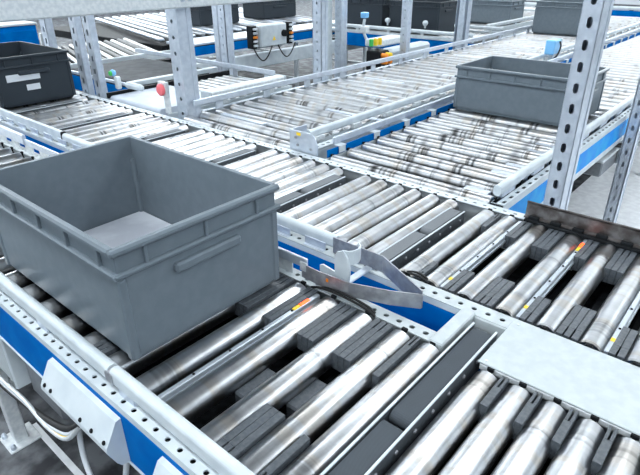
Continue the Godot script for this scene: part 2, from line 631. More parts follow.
# narrow belt on two pulleys, running along z
func belt_mesh(length: float, width: float, h := 0.03) -> ArrayMesh:
	var key := "belt%s_%s_%s" % [length, width, h]
	if not mesh_cache.has(key):
		mesh_cache[key] = merged([[extrude(stadium(length, h), width), Transform3D(Basis(Vector3(0, 0, 1), Vector3(0, 1, 0), Vector3(-1, 0, 0)), Vector3.ZERO)]])
	return mesh_cache[key]

func belt_unit(parent: Node3D, x: float, width: float, cuts: Array, m: Material, plate_top: float) -> void:
	for c in cuts:
		part(parent, "belt", belt_mesh(c[1] - c[0], width), m, Vector3(x, TOP - 0.015, (c[0] + c[1]) / 2))
	var z0: float = cuts[0][0]
	var z1: float = cuts[cuts.size() - 1][1]
	for s in [-1.0, 1.0]:
		var xp: float = x + s * (width / 2 + 0.005)
		var pl := part(parent, "belt_side_plate", box_mesh(Vector3(0.004, 0.05, z1 - z0), 0.0008), M.block, Vector3(xp, plate_top - 0.025, (z0 + z1) / 2))
		part(pl, "bright_edge", box_mesh(Vector3(0.0045, 0.003, z1 - z0), 0.0005), M.white, Vector3(xp, plate_top + 0.0012, (z0 + z1) / 2))
		var n := int((z1 - z0) / 0.055)
		for k in n:
			part(pl, "screw", lathe_mesh("platescrew", [[-0.001, 0.0045], [0.0015, 0.0045], [0.003, 0.003]], 8), M.steel, Vector3(xp + s * 0.002, plate_top - 0.018, z0 + (k + 0.5) * (z1 - z0) / n), Vector3(0, s * PI / 2, 0))

# legs of a conveyor that runs along x
func leg_frame(parent: Node3D, x: float, z0: float, z1: float, top: float, along_x_axis := true) -> void:
	for z in [z0, z1]:
		var p := Vector3(x, 0, z) if along_x_axis else Vector3(z, 0, x)
		var l := part(parent, "leg", box_mesh(Vector3(0.04, top, 0.04), 0.003), M.galv, p + Vector3(0, top / 2, 0))
		part(l, "foot_plate", box_mesh(Vector3(0.1, 0.008, 0.1), 0.002), M.galv, p + Vector3(0, 0.004, 0))
		for s in [-1.0, 1.0]:
			part(l, "foot_bolt", lathe_mesh("footbolt", [[0.0, 0.009], [0.012, 0.009], [0.02, 0.004]], 6), M.zinc, p + Vector3(s * 0.036, 0.008, 0.036), Vector3(-PI / 2, 0, 0))
	var mid := Vector3(x, 0.22, (z0 + z1) / 2) if along_x_axis else Vector3((z0 + z1) / 2, 0.22, x)
	var sz := Vector3(0.03, 0.03, absf(z1 - z0) - 0.04) if along_x_axis else Vector3(absf(z1 - z0) - 0.04, 0.03, 0.03)
	part(parent, "cross_bar", box_mesh(sz, 0.003), M.galv, mid)

# ------------------------------------------------------------------ the through conveyor (behind), along x
func build_through() -> void:
	var x0 := -5.4
	var x1 := 0.35
	var cx := (x0 + x1) / 2
	var ln := x1 - x0
	var t := thing("roller_conveyor", Vector3(cx, 0, -1.235), "long roller conveyor with close bright rollers beyond the blue divider", "conveyor")
	# rear frame with the punched strip
	part(t, "punched_strip", perforated(ln, 0.036, 0.003, PITCH, 0.014, 0.009), M.white, Vector3(cx, TOP - 0.003, -1.497))
	part(t, "side_frame", box_mesh(Vector3(ln, 0.15, 0.004), 0.001), M.white, Vector3(cx, 0.668, -1.517))
	# front frame: punched strip, lip, blue panel
	part(t, "punched_strip", perforated(ln, 0.044, 0.003, PITCH, 0.013, 0.012), M.white_worn, Vector3(cx, TOP - 0.005, -0.965))
	part(t, "side_frame", box_mesh(Vector3(ln, 0.016, 0.004), 0.001), M.white, Vector3(cx, 0.734, -0.945))
	part(t, "blue_panel", box_mesh(Vector3(ln, 0.13, 0.004), 0.001), M.blue, Vector3(cx, 0.660, -0.9445), Vector3.ZERO, "blue side panel")
	part(t, "added_shade_tray", box_mesh(Vector3(ln, 0.006, 0.55), 0.001), M.pan, Vector3(cx, 0.615, -1.23))  # added dark sheet, keeps floor light out of the roller gaps
	for k in 12:
		part(t, "tray_rib", box_mesh(Vector3(0.03, 0.05, 0.5), 0.004), M.pan, Vector3(-0.02 - 0.095 * k + 0.012, 0.645, -1.235))
	# front guide rail: flat boards far left, a rounded rail nearer
	var x_joint := -2.24
	var x_end := -0.775
	part(t, "guide_board", box_mesh(Vector3(x_joint - x0 - 0.004, 0.055, 0.014), 0.004), M.white, Vector3((x0 + x_joint) / 2, 0.775, -0.966))
	part(t, "guide_rail", along_x(rounded(0.026, 0.036, 0.012), x_end - x_joint), M.white, Vector3((x_joint + x_end) / 2, 0.776, -0.970))
	part(t, "rail_end_clip", box_mesh(Vector3(0.03, 0.03, 0.02), 0.003), M.steel, Vector3(x_end + 0.012, 0.775, -0.972))
	part(t, "rail_joint", box_mesh(Vector3(0.012, 0.05, 0.022), 0.003), M.black, Vector3(x_joint, 0.775, -0.967))
	var xb := -0.842
	while xb > x0:
		var st := begin()
		add_box(st, Vector3(0, 0.0, 0), Vector3(0.072, 0.022, 0.004), 0.001)
		add_box(st, Vector3(0, -0.012, 0.004), Vector3(0.072, 0.003, 0.012), 0.001)
		part(t, "rail_bracket", st.commit(), M.zinc, Vector3(xb, 0.758, -0.957))
		xb -= 0.1275
	# rollers
	var zc := -1.235
	var rl := 0.47
	var rm := roller_mesh(rl)
	var wide := [-0.066 + 0.0905 * 4, -0.066 + 0.0905 * 3, -0.066 + 0.0905 * 2, 0.0245, -0.066, -0.1525, -0.242, -0.334, -0.428, -0.518]
	for k in wide.size():
		roller(t, Vector3(wide[k], TOP - RR, zc), true, rm, M.rollers[k % 4], rl)
	roller(t, Vector3(-0.587, TOP - RR, zc), true, rm, M.rollers[1], rl)
	var s0 := -0.710
	var i := 0
	while s0 > x0 + 0.45:
		belt_unit(t, s0 + 0.0470, 0.036, [[-1.415, -1.225], [-1.21, -0.995]], M.belt_mesh, TOP - 0.004)
		for k in 6:
			roller(t, Vector3(s0 - 0.0672 * k, TOP - RR, zc), true, rm, (M.rollers if s0 > -1.7 or (k + i) % 3 else M.rollers_marked)[(k + i) % 4], rl, s0 > -3.2)
		s0 -= 0.4605
		i += 1
	# blocks and sensor strips in the wide gaps
	for k in range(4, 9):
		var a: float = wide[k]
		var b: float = wide[k + 1]
		var g := (a + b) / 2
		if k % 2 == 0:   # gap with a sensor strip on its left side
			sensor_strip(t, g - 0.012, -1.465, -1.0, -1.42 if k == 6 else 0.0, -1.045)
			finger_block(t, g + 0.006, -1.468, -1.345, 2)
			finger_block(t, g + 0.006, -0.995, -1.105, 2)
		else:
			finger_block(t, g, -1.468, -1.335, 3 if b - a > -0.0925 else 3)
			finger_block(t, g, -0.995, -1.125, 3)
	for k in 3:
		var g2: float = (wide[k] + wide[k + 1]) / 2
		finger_block(t, g2, -1.468, -1.335, 3)
		finger_block(t, g2, -0.995, -1.125, 3)
	finger_block(t, (wide[3] + wide[4]) / 2, -1.468, -1.335, 3)
	finger_block(t, (wide[3] + wide[4]) / 2, -0.995, -1.125, 3)
	finger_block(t, -0.552, -1.468, -1.36, 1)
	finger_block(t, -0.552, -0.995, -1.09, 1)
	# black round drive cords over the roller ends next to the divider tip
	for q in [[-0.60, -0.505, -0.997, 0.0], [-0.59, -0.515, -1.003, 0.004]]:
		var pts := []
		for k in 9:
			var f := k / 8.0
			pts.append(Vector3(lerpf(q[0], q[1], f), TOP - 0.012 + 0.012 * sin(PI * f) + q[3], q[2]))
		part(t, "drive_cord", tube(pts, 0.0028), M.rubber, Vector3.ZERO)
	# dark steel guard along the right rear edge
	var gx0 := -0.484
	var prof := PackedVector2Array([Vector2(-0.004, -0.024), Vector2(0.012, -0.024), Vector2(0.012, -0.020), Vector2(0.002, -0.018), Vector2(0.0005, 0.017), Vector2(0.004, 0.024), Vector2(0.001, 0.026), Vector2(-0.003, 0.020)])
	part(t, "edge_guard", along_x(prof, x1 - gx0), M.raw_steel, Vector3((gx0 + x1) / 2, 0.776, -1.492), Vector3.ZERO, "dark raw steel edge guard")
	part(t, "clip_strip", box_mesh(Vector3(x1 - gx0 - 0.01, 0.01, 0.016), 0.002), M.black, Vector3((gx0 + x1) / 2, 0.748, -1.476))
	var gx := gx0 + 0.03
	while gx < x1:
		part(t, "guard_clip", box_mesh(Vector3(0.03, 0.012, 0.012), 0.002), M.black, Vector3(gx, 0.757, -1.479))
		gx += 0.062
	for lx in [-4.9, -3.6, -2.75, -1.75, -0.75, 0.1]:
		leg_frame(t, lx, -1.494, -0.972, 0.612)

# ------------------------------------------------------------------ the near conveyor, along x
func build_near() -> void:
	var x0 := -2.95
	var x1 := 0.3
	var cx := (x0 + x1) / 2
	var ln := x1 - x0
	var t := thing("roller_conveyor", Vector3(cx, 0, -0.565), "near roller conveyor with blue front panel and white rail under the large tote", "conveyor")
	var xp := -0.372   # the rear strip ends at the belt unit
	part(t, "punched_strip", perforated(xp - x0, 0.036, 0.003, PITCH, 0.013, 0.012), M.white_worn, Vector3((x0 + xp) / 2, TOP - 0.005, -0.820))
	part(t, "side_frame", box_mesh(Vector3(xp - x0, 0.14, 0.004), 0.001), M.white, Vector3((x0 + xp) / 2, 0.672, -0.836))
	# front: punched strip, lip, blue panel, white lower lip
	part(t, "punched_strip", perforated(ln, 0.036, 0.003, PITCH, 0.0105, 0.0095, 0.006), M.white, Vector3(cx, TOP - 0.005, -0.3165))
	part(t, "side_frame", box_mesh(Vector3(ln, 0.014, 0.004), 0.001), M.white, Vector3(cx, 0.735, -0.3005))
	part(t, "blue_panel", box_mesh(Vector3(ln, 0.120, 0.004), 0.001), M.blue, Vector3(cx, 0.668, -0.300), Vector3.ZERO, "blue front panel")
	part(t, "lower_lip", box_mesh(Vector3(ln, 0.005, 0.02), 0.001), M.white, Vector3(cx, 0.6055, -0.305))
	part(t, "added_shade_tray", box_mesh(Vector3(ln, 0.006, 0.51), 0.001), M.pan, Vector3(cx, 0.612, -0.57))  # dark sheet added so the gaps between rollers stay in shade
	for k in 12:
		part(t, "tray_rib", box_mesh(Vector3(0.03, 0.05, 0.46), 0.004), M.pan, Vector3(0.14 - 0.096 * k, 0.642, -0.565))
	# front rail, in two lengths with a steel joint
	var xj := -0.767
	var rp := rounded(0.022, 0.038, 0.0105)
	part(t, "guide_rail", along_x(rp, xj - 0.004 - x0), M.white, Vector3((x0 + xj - 0.004) / 2, 0.773, -0.325))
	part(t, "guide_rail", along_x(rp, x1 - xj - 0.004), M.white, Vector3((x1 + xj + 0.004) / 2, 0.773, -0.325))
	part(t, "rail_joint", along_x(rounded(0.026, 0.034, 0.011), 0.022), M.steel, Vector3(xj, 0.7705, -0.325))
	var xb := 0.24
	while xb > x0:
		part(t, "rail_bracket", box_mesh(Vector3(0.05, 0.02, 0.018), 0.002), M.zinc, Vector3(xb, 0.752, -0.324))
		xb -= 0.32
	# rear guide bar, bent end near the divider tip
	part(t, "guide_bar", box_mesh(Vector3(2.25 - 0.745, 0.026, 0.008), 0.002), M.zinc, Vector3(-(2.25 + 0.745) / 2, 0.789, -0.818))
	part(t, "guide_bar", box_mesh(Vector3(x0 * -1 - 2.256, 0.044, 0.014), 0.004), M.zinc, Vector3((x0 - 2.256) / 2, 0.796, -0.818))
	part(t, "bar_end_clip", box_mesh(Vector3(0.022, 0.024, 0.004), 0.001), M.galv, Vector3(-0.752, 0.782, -0.812))
	xb = -0.83
	while xb > x0:
		part(t, "rail_bracket", box_mesh(Vector3(0.072, 0.036, 0.004), 0.001), M.galv, Vector3(xb, 0.761, -0.819))
		xb -= 0.1275
	# rollers
	var zc := -0.565
	var rl := 0.455
	var rm := roller_mesh(rl, RR, 32)
	var xs := [-0.392, -0.460, -0.554, -0.650]
	for k in 22:
		xs.append(-0.743 - 0.0955 * k)
	for k in xs.size():
		roller(t, Vector3(xs[k], TOP - RR, zc), true, rm, M.rollers[(k + 1) % 4], rl)
	for k in 9:
		roller(t, Vector3(-0.270 + 0.0615 * k, TOP - RR, zc), true, sleeved_roller_mesh(rl), M.rollers[k % 4], rl)
	# blocks
	for g in [[-0.602, 3], [-0.507, 3], [-0.426, 1]]:
		finger_block(t, g[0], -0.797, -0.648, g[1])
	finger_block(t, -0.708, -0.797, -0.645, 2)
	finger_block(t, -0.791, -0.797, -0.645, 3)
	finger_block(t, -0.888, -0.797, -0.645, 3)
	finger_block(t, -0.507, -0.335, -0.470, 3)
	finger_block(t, -0.427, -0.335, -0.460, 1)
	finger_block(t, -0.888, -0.335, -0.47, 3)
	for k in 8:
		finger_block(t, -0.2395 + 0.0615 * k, -0.797, -0.705, 1, TOP - 0.002)
		finger_block(t, -0.2395 + 0.0615 * k, -0.335, -0.40, 1)
	sensor_strip(t, -0.687, -0.79, -0.345, -0.742, 0.0)
	sensor_strip(t, -0.879 - 0.0, -0.79, -0.345, 0.0, 0.0)
	# dark drive housings deep in the gaps
	part(t, "drive_housing", box_mesh(Vector3(0.05, 0.04, 0.09), 0.004), M.block, Vector3(-0.602, 0.69, -0.52))
	part(t, "drive_housing", box_mesh(Vector3(0.05, 0.04, 0.09), 0.004), M.block, Vector3(-0.507, 0.69, -0.56))
	# belt unit that reaches across to the other conveyor
	belt_unit(t, -0.332, 0.040, [[-0.905, -0.584], [-0.574, -0.335]], M.belt, TOP + 0.002)
	# round drive cords over the far roller ends
	for q in [[-0.72, -0.535, -0.803, 0.0], [-0.70, -0.54, -0.809, 0.003]]:
		var pts := []
		for k in 11:
			var f := k / 10.0
			pts.append(Vector3(lerpf(q[0], q[1], f), TOP - 0.008 + 0.014 * pow(sin(PI * f), 0.5) + q[3], q[2]))
		part(t, "drive_cord", tube(pts, 0.0030), M.rubber, Vector3.ZERO)
	# wedge-shaped white covers bolted over the blue panel
	for c in [[-0.975, -0.722], [-0.597, -0.344], [-0.218, 0.035]]:
		var cl: float = c[1] - c[0]
		var pr := PackedVector2Array([Vector2(0, 0.052), Vector2(0.010, 0.050), Vector2(0.036, 0.004), Vector2(0.037, -0.006), Vector2(0.024, -0.040), Vector2(0.016, -0.052), Vector2(0, -0.054)])
		var cv := part(t, "motor_cover", along_x(pr, cl), M.white, Vector3((c[0] + c[1]) / 2, 0.664, -0.298), Vector3.ZERO, "white wedge-shaped cover")
		for k in 5:
			part(cv, "screw", lathe_mesh("coverscrew", [[-0.001, 0.0045], [0.0015, 0.0045], [0.003, 0.003]], 10), M.black, Vector3(c[0] + cl * [0.06, 0.16, 0.62, 0.78, 0.95][k], 0.6735, -0.2652), Vector3(-0.515, 0, 0))
	# things under the conveyor belong to its drive
	for lx in [-2.7, -1.62, -0.62, 0.15]:
		leg_frame(t, lx, -0.80, -0.33, 0.609)

# ------------------------------------------------------------------ between the two conveyors
func build_divider() -> void:
	var t := thing("divider_channel", Vector3(-1.66, 0.6, -0.89), "blue channel between the two long conveyors, closed by a white block", "divider")
	part(t, "channel_floor", box_mesh(Vector3(2.56, 0.006, 0.102), 0.001), M.blue, Vector3(-1.685, 0.655, -0.8895))
	for k in 4:
		part(t, "channel_stay", box_mesh(Vector3(0.02, 0.02, 0.104), 0.002), M.blue, Vector3(-0.9 - 0.5 * k, 0.642, -0.8895))
	# white end block beside the belt unit
	part(t, "end_block", box_mesh(Vector3(0.032, 0.10, 0.148), 0.003), M.white_worn, Vector3(-0.387, 0.702, -0.872))
	part(t, "end_wall", box_mesh(Vector3(0.075, 0.09, 0.006), 0.002), M.white_worn, Vector3(-0.333, 0.702, -0.937))
	var p := thing("cover_plate", Vector3(0.02, 0.6, -0.89), "large plain white metal cover plate lying between the two rows of rollers", "cover plate")
	part(p, "plate", box_mesh(Vector3(0.64, 0.004, 0.168), 0.0015), M.white_worn, Vector3(0.022, 0.7495, -0.886))
	part(p, "skirt", box_mesh(Vector3(0.004, 0.12, 0.126), 0.001), M.white, Vector3(-0.296, 0.687, -0.887))
	part(p, "skirt", box_mesh(Vector3(0.63, 0.012, 0.003), 0.001), M.galv, Vector3(0.022, 0.741, -0.8025))
	part(p, "skirt", box_mesh(Vector3(0.63, 0.13, 0.004), 0.001), M.white, Vector3(0.022, 0.682, -0.835))
	for q in [[-0.285, -0.812], [0.06, -0.812], [-0.285, -0.960], [0.06, -0.960]]:
		part(p, "screw", lathe_mesh("platepin", [[-0.001, 0.003], [0.001, 0.003], [0.0016, 0.002]], 10), M.galv, Vector3(q[0], 0.7515, q[1]), Vector3(-PI / 2, 0, 0))
	# bent steel nose that splits the flow
	var d := thing("flow_divider", Vector3(-0.62, 0.75, -0.89), "bent steel nose with pointed tip and white gusset over the blue channel", "guide")
	part(d, "front_blade", bent_sheet([Vector2(-0.757, -0.812), Vector2(-0.700, -0.810), Vector2(-0.62, -0.816), Vector2(-0.53, -0.848), Vector2(-0.470, -0.879)], 0.7525, 0.789, 0.003), M.steel, Vector3.ZERO)
	part(d, "rear_blade", bent_sheet([Vector2(-0.776, -0.953), Vector2(-0.622, -0.953), Vector2(-0.470, -0.881)], 0.7525, 0.797, 0.003), M.steel, Vector3.ZERO)
	part(d, "tip_edge", box_mesh(Vector3(0.006, 0.036, 0.006), 0.002), M.steel, Vector3(-0.470, 0.771, -0.880))
	# gusset: foot, upright and rounded back, a plate in the x-y plane
	var outline := PackedVector2Array([Vector2(-0.730, 0.757), Vector2(-0.730, 0.780), Vector2(-0.722, 0.784), Vector2(-0.684, 0.778), Vector2(-0.685, 0.822), Vector2(-0.678, 0.834), Vector2(-0.660, 0.842), Vector2(-0.648, 0.826), Vector2(-0.640, 0.800), Vector2(-0.643, 0.757)])
	part(d, "gusset", extrude(outline, 0.005), M.white, Vector3(0, 0, -0.848))
	var back := []
	for k in 7:
		var a := PI * k / 6.0
		back.append(Vector2(-0.664 + 0.022 * cos(a - PI / 2), -0.866 - 0.018 * sin(a - PI / 2)))
	part(d, "gusset_back", bent_sheet([Vector2(-0.664, -0.848), Vector2(-0.650, -0.853), Vector2(-0.642, -0.864), Vector2(-0.640, -0.878), Vector2(-0.646, -0.893), Vector2(-0.658, -0.902)], 0.806, 0.842, 0.003), M.white, Vector3.ZERO)
	part(d, "stay", box_mesh(Vector3(0.02, 0.006, 0.126), 0.002), M.zinc, Vector3(-0.655, 0.757, -0.882))
	for q in [[-0.70, -0.963], [-0.655, -0.963], [-0.61, -0.962]]:
		part(d, "bolt", lathe_mesh("tipbolt", [[0.0, 0.0075], [0.005, 0.0075], [0.0055, 0.0035], [0.009, 0.0035]], 6), M.zinc, Vector3(q[0], 0.745, q[1]), Vector3(-PI / 2, 0, 0))
	part(d, "painted_reflection", box_mesh(Vector3(0.006, 0.008, 0.0015), 0.0), M.orange, Vector3(-0.676, 0.776, -0.808), Vector3.ZERO, "tiny orange painted reflection")  # orange reflection on the blade, painted as a small chip

# ------------------------------------------------------------------ spurs, along -z
func build_spurs() -> void:
	var z1 := -1.54
	var z0 := -8.4
	var zc := (z0 + z1) / 2
	var ln := z1 - z0
	var along := Vector3(0, PI / 2, 0)
	# wide spur
	var t := thing("roller_conveyor", Vector3(-1.85, 0, zc), "wide white spur conveyor leaving the long conveyor, edged by a galvanised rail on small brackets", "conveyor")
	var rl := 0.74
	var rm := roller_mesh(rl, RR, 20)
	for k in 68:
		roller(t, Vector3(-1.85, TOP - RR, -1.575 - 0.1 * k), false, rm, (M.rollers_marked if k % 3 == 0 and k < 9 else M.rollers_spur)[k % 4], rl, false)
		if k % 4 == 1 and k < 40:
			part(t, "gap_cover", box_mesh(Vector3(0.20 + 0.1 * (k % 3), 0.02, 0.03), 0.002), M.zinc, Vector3(-1.98 + 0.2 * ((k / 2) % 3), TOP - 0.014, -1.625 - 0.1 * k))
	part(t, "side_frame", box_mesh(Vector3(0.004, 0.16, ln - 0.15), 0.001), M.white, Vector3(-2.252, 0.668, zc - 0.075))
	part(t, "punched_strip", perforated(ln - 0.15, 0.022, 0.003, 0.05, 0.016, 0.008), M.zinc, Vector3(-2.239, 0.748, zc - 0.075), along)
	part(t, "guide_rail", box_mesh(Vector3(0.012, 0.03, ln - 0.08), 0.003), M.zinc, Vector3(-2.205, 0.803, zc - 0.03))
	var z := z1 - 0.24
	while z > z0:
		part(t, "rail_bracket", box_mesh(Vector3(0.006, 0.05, 0.05), 0.001), M.zinc, Vector3(-2.2145, 0.770, z))
		z -= 0.34
	part(t, "added_shade_tray", box_mesh(Vector3(0.74, 0.006, ln), 0.001), M.pan, Vector3(-1.85, 0.62, zc))  # added dark sheet that shades the gaps of the wide spur
	# strip between the spurs with the rounded rail
	part(t, "punched_strip", perforated(ln - 0.03, 0.10, 0.003, 0.036, 0.022, 0.014, 0.012), M.white, Vector3(-1.412, 0.748, zc), along)
	part(t, "guide_rail", merged([[extrude(rounded(0.024, 0.036, 0.0115), ln - 0.09), Transform3D()]]), M.white, Vector3(-1.464, 0.783, zc - 0.045))
	z = z1 - 0.14
	while z > z0:
		part(t, "rail_bracket", box_mesh(Vector3(0.02, 0.022, 0.06), 0.002), M.galv, Vector3(-1.452, 0.759, z))
		z -= 0.26
	part(t, "side_frame", box_mesh(Vector3(0.004, 0.15, ln), 0.001), M.white, Vector3(-1.466, 0.67, zc))
	for lz in [-1.9, -3.4, -5.2, -6.8, -8.1]:
		leg_frame(t, lz, -2.232, -1.485, 0.617, false)
	# nose plate at the end of the strip between the spurs
	var np := thing("nose_plate", Vector3(-1.40, 0.74, -1.53), "upright grey nose plate with a yellow sticker where the two spurs part", "guide")
	var o := PackedVector2Array([Vector2(-0.068, 0), Vector2(0.078, 0), Vector2(0.078, 0.036), Vector2(0.070, 0.062), Vector2(0.052, 0.082), Vector2(-0.068, 0.082)])
	part(np, "plate", extrude(o, 0.006), M.zinc, Vector3(-1.406, 0.745, -1.530))
	part(np, "wing", box_mesh(Vector3(0.005, 0.06, 0.10), 0.001), M.zinc, Vector3(-1.473, 0.795, -1.578))
	part(np, "sticker", box_mesh(Vector3(0.022, 0.012, 0.001), 0.0), M.yellow, Vector3(-1.425, 0.815, -1.5265), Vector3.ZERO, "small yellow sticker")
	for q in [[-1.44, 0.80], [-1.43, 0.77], [-1.36, 0.765]]:
		part(np, "bolt", lathe_mesh("nosebolt", [[0.0, 0.006], [0.004, 0.006], [0.005, 0.003]], 6), M.steel, Vector3(q[0], q[1], -1.527))
	# second spur
	t = thing("roller_conveyor", Vector3(-0.95, 0, zc), "spur conveyor with dark banded rollers, a white rail and a light blue outer side", "conveyor")
	rl = 0.66
	rm = roller_mesh(rl, RR, 24)
	for k in 65:
		var rr := roller(t, Vector3(-0.951, TOP - RR, -1.572 - 0.1045 * k), false, rm, (M.rollers_marked if k < 14 else M.rollers_spur)[(k * 7 + k / 3) % 4], rl, k < 10)
		if k < 30 and k % 3 != 1:
			part(t, "gap_cover", box_mesh(Vector3(0.09, 0.02, 0.03), 0.002), M.zinc, Vector3(-0.70 + 0.01 * (k % 2), TOP - 0.022, -1.624 - 0.1045 * k))
	part(t, "front_beam", box_mesh(Vector3(0.62, 0.05, 0.02), 0.003), M.blue, Vector3(-0.97, 0.700, -1.5335), Vector3.ZERO, "blue front beam")
	part(t, "side_frame", box_mesh(Vector3(0.006, 0.15, ln), 0.001), M.white, Vector3(-1.298, 0.66, zc))
	part(t, "blue_panel", box_mesh(Vector3(0.006, 0.03, ln - 0.03), 0.001), M.blue, Vector3(-1.300, 0.751, zc), Vector3.ZERO, "blue inner side panel")
	part(t, "guide_rail", box_mesh(Vector3(0.012, 0.03, ln - 0.08), 0.003), M.zinc, Vector3(-1.322, 0.785, zc - 0.04))
	z = z1 - 0.10
	while z > z0:
		part(t, "rail_bracket", box_mesh(Vector3(0.034, 0.004, 0.04), 0.001), M.white, Vector3(-1.304, 0.769, z))
		part(t, "rail_bracket", box_mesh(Vector3(0.004, 0.03, 0.04), 0.001), M.white, Vector3(-1.2925, 0.756, z))
		z -= 0.24
	part(t, "added_shade_tray", box_mesh(Vector3(0.70, 0.006, ln), 0.001), M.pan, Vector3(-0.935, 0.625, zc))  # dark sheet added under this spur to shade its gaps
	# right side
	part(t, "guide_rail", merged([[extrude(rounded(0.026, 0.036, 0.012), ln - 0.02), Transform3D()]]), M.white, Vector3(-0.602, 0.782, zc))
	part(t, "punched_strip", perforated(ln, 0.044, 0.003, 0.052, 0.026, 0.011, 0.010), M.white, Vector3(-0.590, 0.745, zc), along)
	z = z1 - 0.1
	while z > z0:
		part(t, "rail_bracket", box_mesh(Vector3(0.014, 0.02, 0.10), 0.002), M.zinc, Vector3(-0.604, 0.755, z))
		z -= 0.26
	part(t, "side_frame", box_mesh(Vector3(0.004, 0.026, ln), 0.001), M.white, Vector3(-0.570, 0.731, zc))
	part(t, "blue_panel", box_mesh(Vector3(0.004, 0.085, ln), 0.001), M.blue_film, Vector3(-0.5695, 0.676, zc), Vector3.ZERO, "light blue outer side panel, patchy with film")
	part(t, "lower_lip", box_mesh(Vector3(0.02, 0.028, ln), 0.002), M.white, Vector3(-0.577, 0.619, zc))
	for lz in [-1.66, -4.4, -6.4, -8.1]:
		leg_frame(t, lz, -1.275, -0.615, 0.620, false)
	# drive box under its outer edge
	var b := thing("drive_box", Vector3(-0.59, 0, -2.78), "dark grey drive box with a pale frame hanging under the light blue spur side", "drive box")
	part(b, "housing", box_mesh(Vector3(0.085, 0.07, 0.26), 0.006), M.galv_mid, Vector3(-0.605, 0.535, -2.82))
	part(b, "lid", box_mesh(Vector3(0.09, 0.010, 0.27), 0.003), M.galv, Vector3(-0.605, 0.574, -2.82))
	part(b, "end_frame", box_mesh(Vector3(0.10, 0.08, 0.012), 0.003), M.white, Vector3(-0.605, 0.54, -2.955))
	for z3 in [-2.74, -2.90]:
		part(b, "hanger", box_mesh(Vector3(0.03, 0.028, 0.03), 0.002), M.white, Vector3(-0.605, 0.592, z3))

# ------------------------------------------------------------------ totes
# l along x, w along z; y is the underside
func tote(at: Vector3, l: float, w: float, h: float, m: Material, label: String, group := "", cards := []) -> Node3D:
	var t := thing("tote", at, label, "tote", group)
	var th := 0.005
	var st := begin()
	# slightly inset foot, floor and four walls
	add_box(st, Vector3(0, 0.012, 0), Vector3(l - 0.03, 0.024, w - 0.03), 0.006)
	for s in [-1.0, 1.0]:
		add_box(st, Vector3(s * (l / 2 - 0.012), h / 2 + 0.008, 0), Vector3(th, h - 0.016, w - 0.02), 0.001)
		add_box(st, Vector3(0, h / 2 + 0.008, s * (w / 2 - 0.012)), Vector3(l - 0.02, h - 0.016, th), 0.001)
	part(t, "body", st.commit(), m, at)
	# double rim round the top
	for e in [[h - 0.007, 0.0, 0.014, 0.004], [h - 0.052, 0.0, 0.010, 0.003]]:
		var r := begin()
		for s in [-1.0, 1.0]:
			add_box(r, Vector3(s * (l / 2 - 0.007), 0, 0), Vector3(0.014, e[2], w), e[3])
			add_box(r, Vector3(0, 0, s * (w / 2 - 0.007)), Vector3(l - 0.02, e[2], 0.014), e[3])
		part(t, "rim", r.commit(), m, at + Vector3(0, e[0], 0))
	# upright ribs between the rims and at the corners
	for s in [-1.0, 1.0]:
		for k in 5:
			part(t, "rib", box_mesh(Vector3(0.006, 0.04, 0.010), 0.001), m, at + Vector3(-l / 2 + l * (k + 0.5) / 5, h - 0.03, s * (w / 2 - 0.008)))
		for k in 3:
			part(t, "rib", box_mesh(Vector3(0.010, 0.04, 0.006), 0.001), m, at + Vector3(s * (l / 2 - 0.008), h - 0.03, -w / 2 + w * (k + 0.5) / 3))
		part(t, "handle", box_mesh(Vector3(0.016, 0.02, w * 0.4), 0.004), m, at + Vector3(s * (l / 2 - 0.006), h - 0.085, 0))
		for q in [-1.0, 1.0]:
			part(t, "corner_post", box_mesh(Vector3(0.02, h - 0.07, 0.02), 0.004), m, at + Vector3(s * (l / 2 - 0.016), (h - 0.07) / 2 + 0.01, q * (w / 2 - 0.016)))
	for c in cards:
		part(t, "label_card", box_mesh(c[1], 0.0), M.paper, at + c[0], Vector3.ZERO, "pale paper label")
	return t

func build_totes() -> void:
	var y := TOP + 0.0005
	var big := tote(Vector3(-1.065, y, -0.567), 0.58, 0.405, 0.248, M.tote, "large empty blue-grey open tote on the near conveyor beside the white front rail", "", [])
	part(big, "floor_sheen", box_mesh(Vector3(0.545, 0.003, 0.37), 0.0), M.tote_floor_sheen, Vector3(-1.065, y + 0.0265, -0.567), Vector3.ZERO, "added pale sheet standing in for light on the tote floor")  # added sheet, the shine of the floor is put into its colour
	tote(Vector3(-3.33, y, -1.235), 0.60, 0.41, 0.25, M.tote_dark, "dark grey tote with two pale labels on its end, under the galvanised beam", "", [[Vector3(0.292, 0.145, 0.06), Vector3(0.001, 0.035, 0.17)], [Vector3(0.2925, 0.09, 0.02), Vector3(0.001, 0.03, 0.07)]])
	tote(Vector3(-0.975, y, -2.70), 0.60, 0.40, 0.215, M.tote, "grey open tote on the spur conveyor with the light blue side", "", [])
	tote(Vector3(-1.89, y, -6.14), 0.58, 0.60, 0.30, M.tote, "large dark grey tote standing far down the wide white spur", "", [])

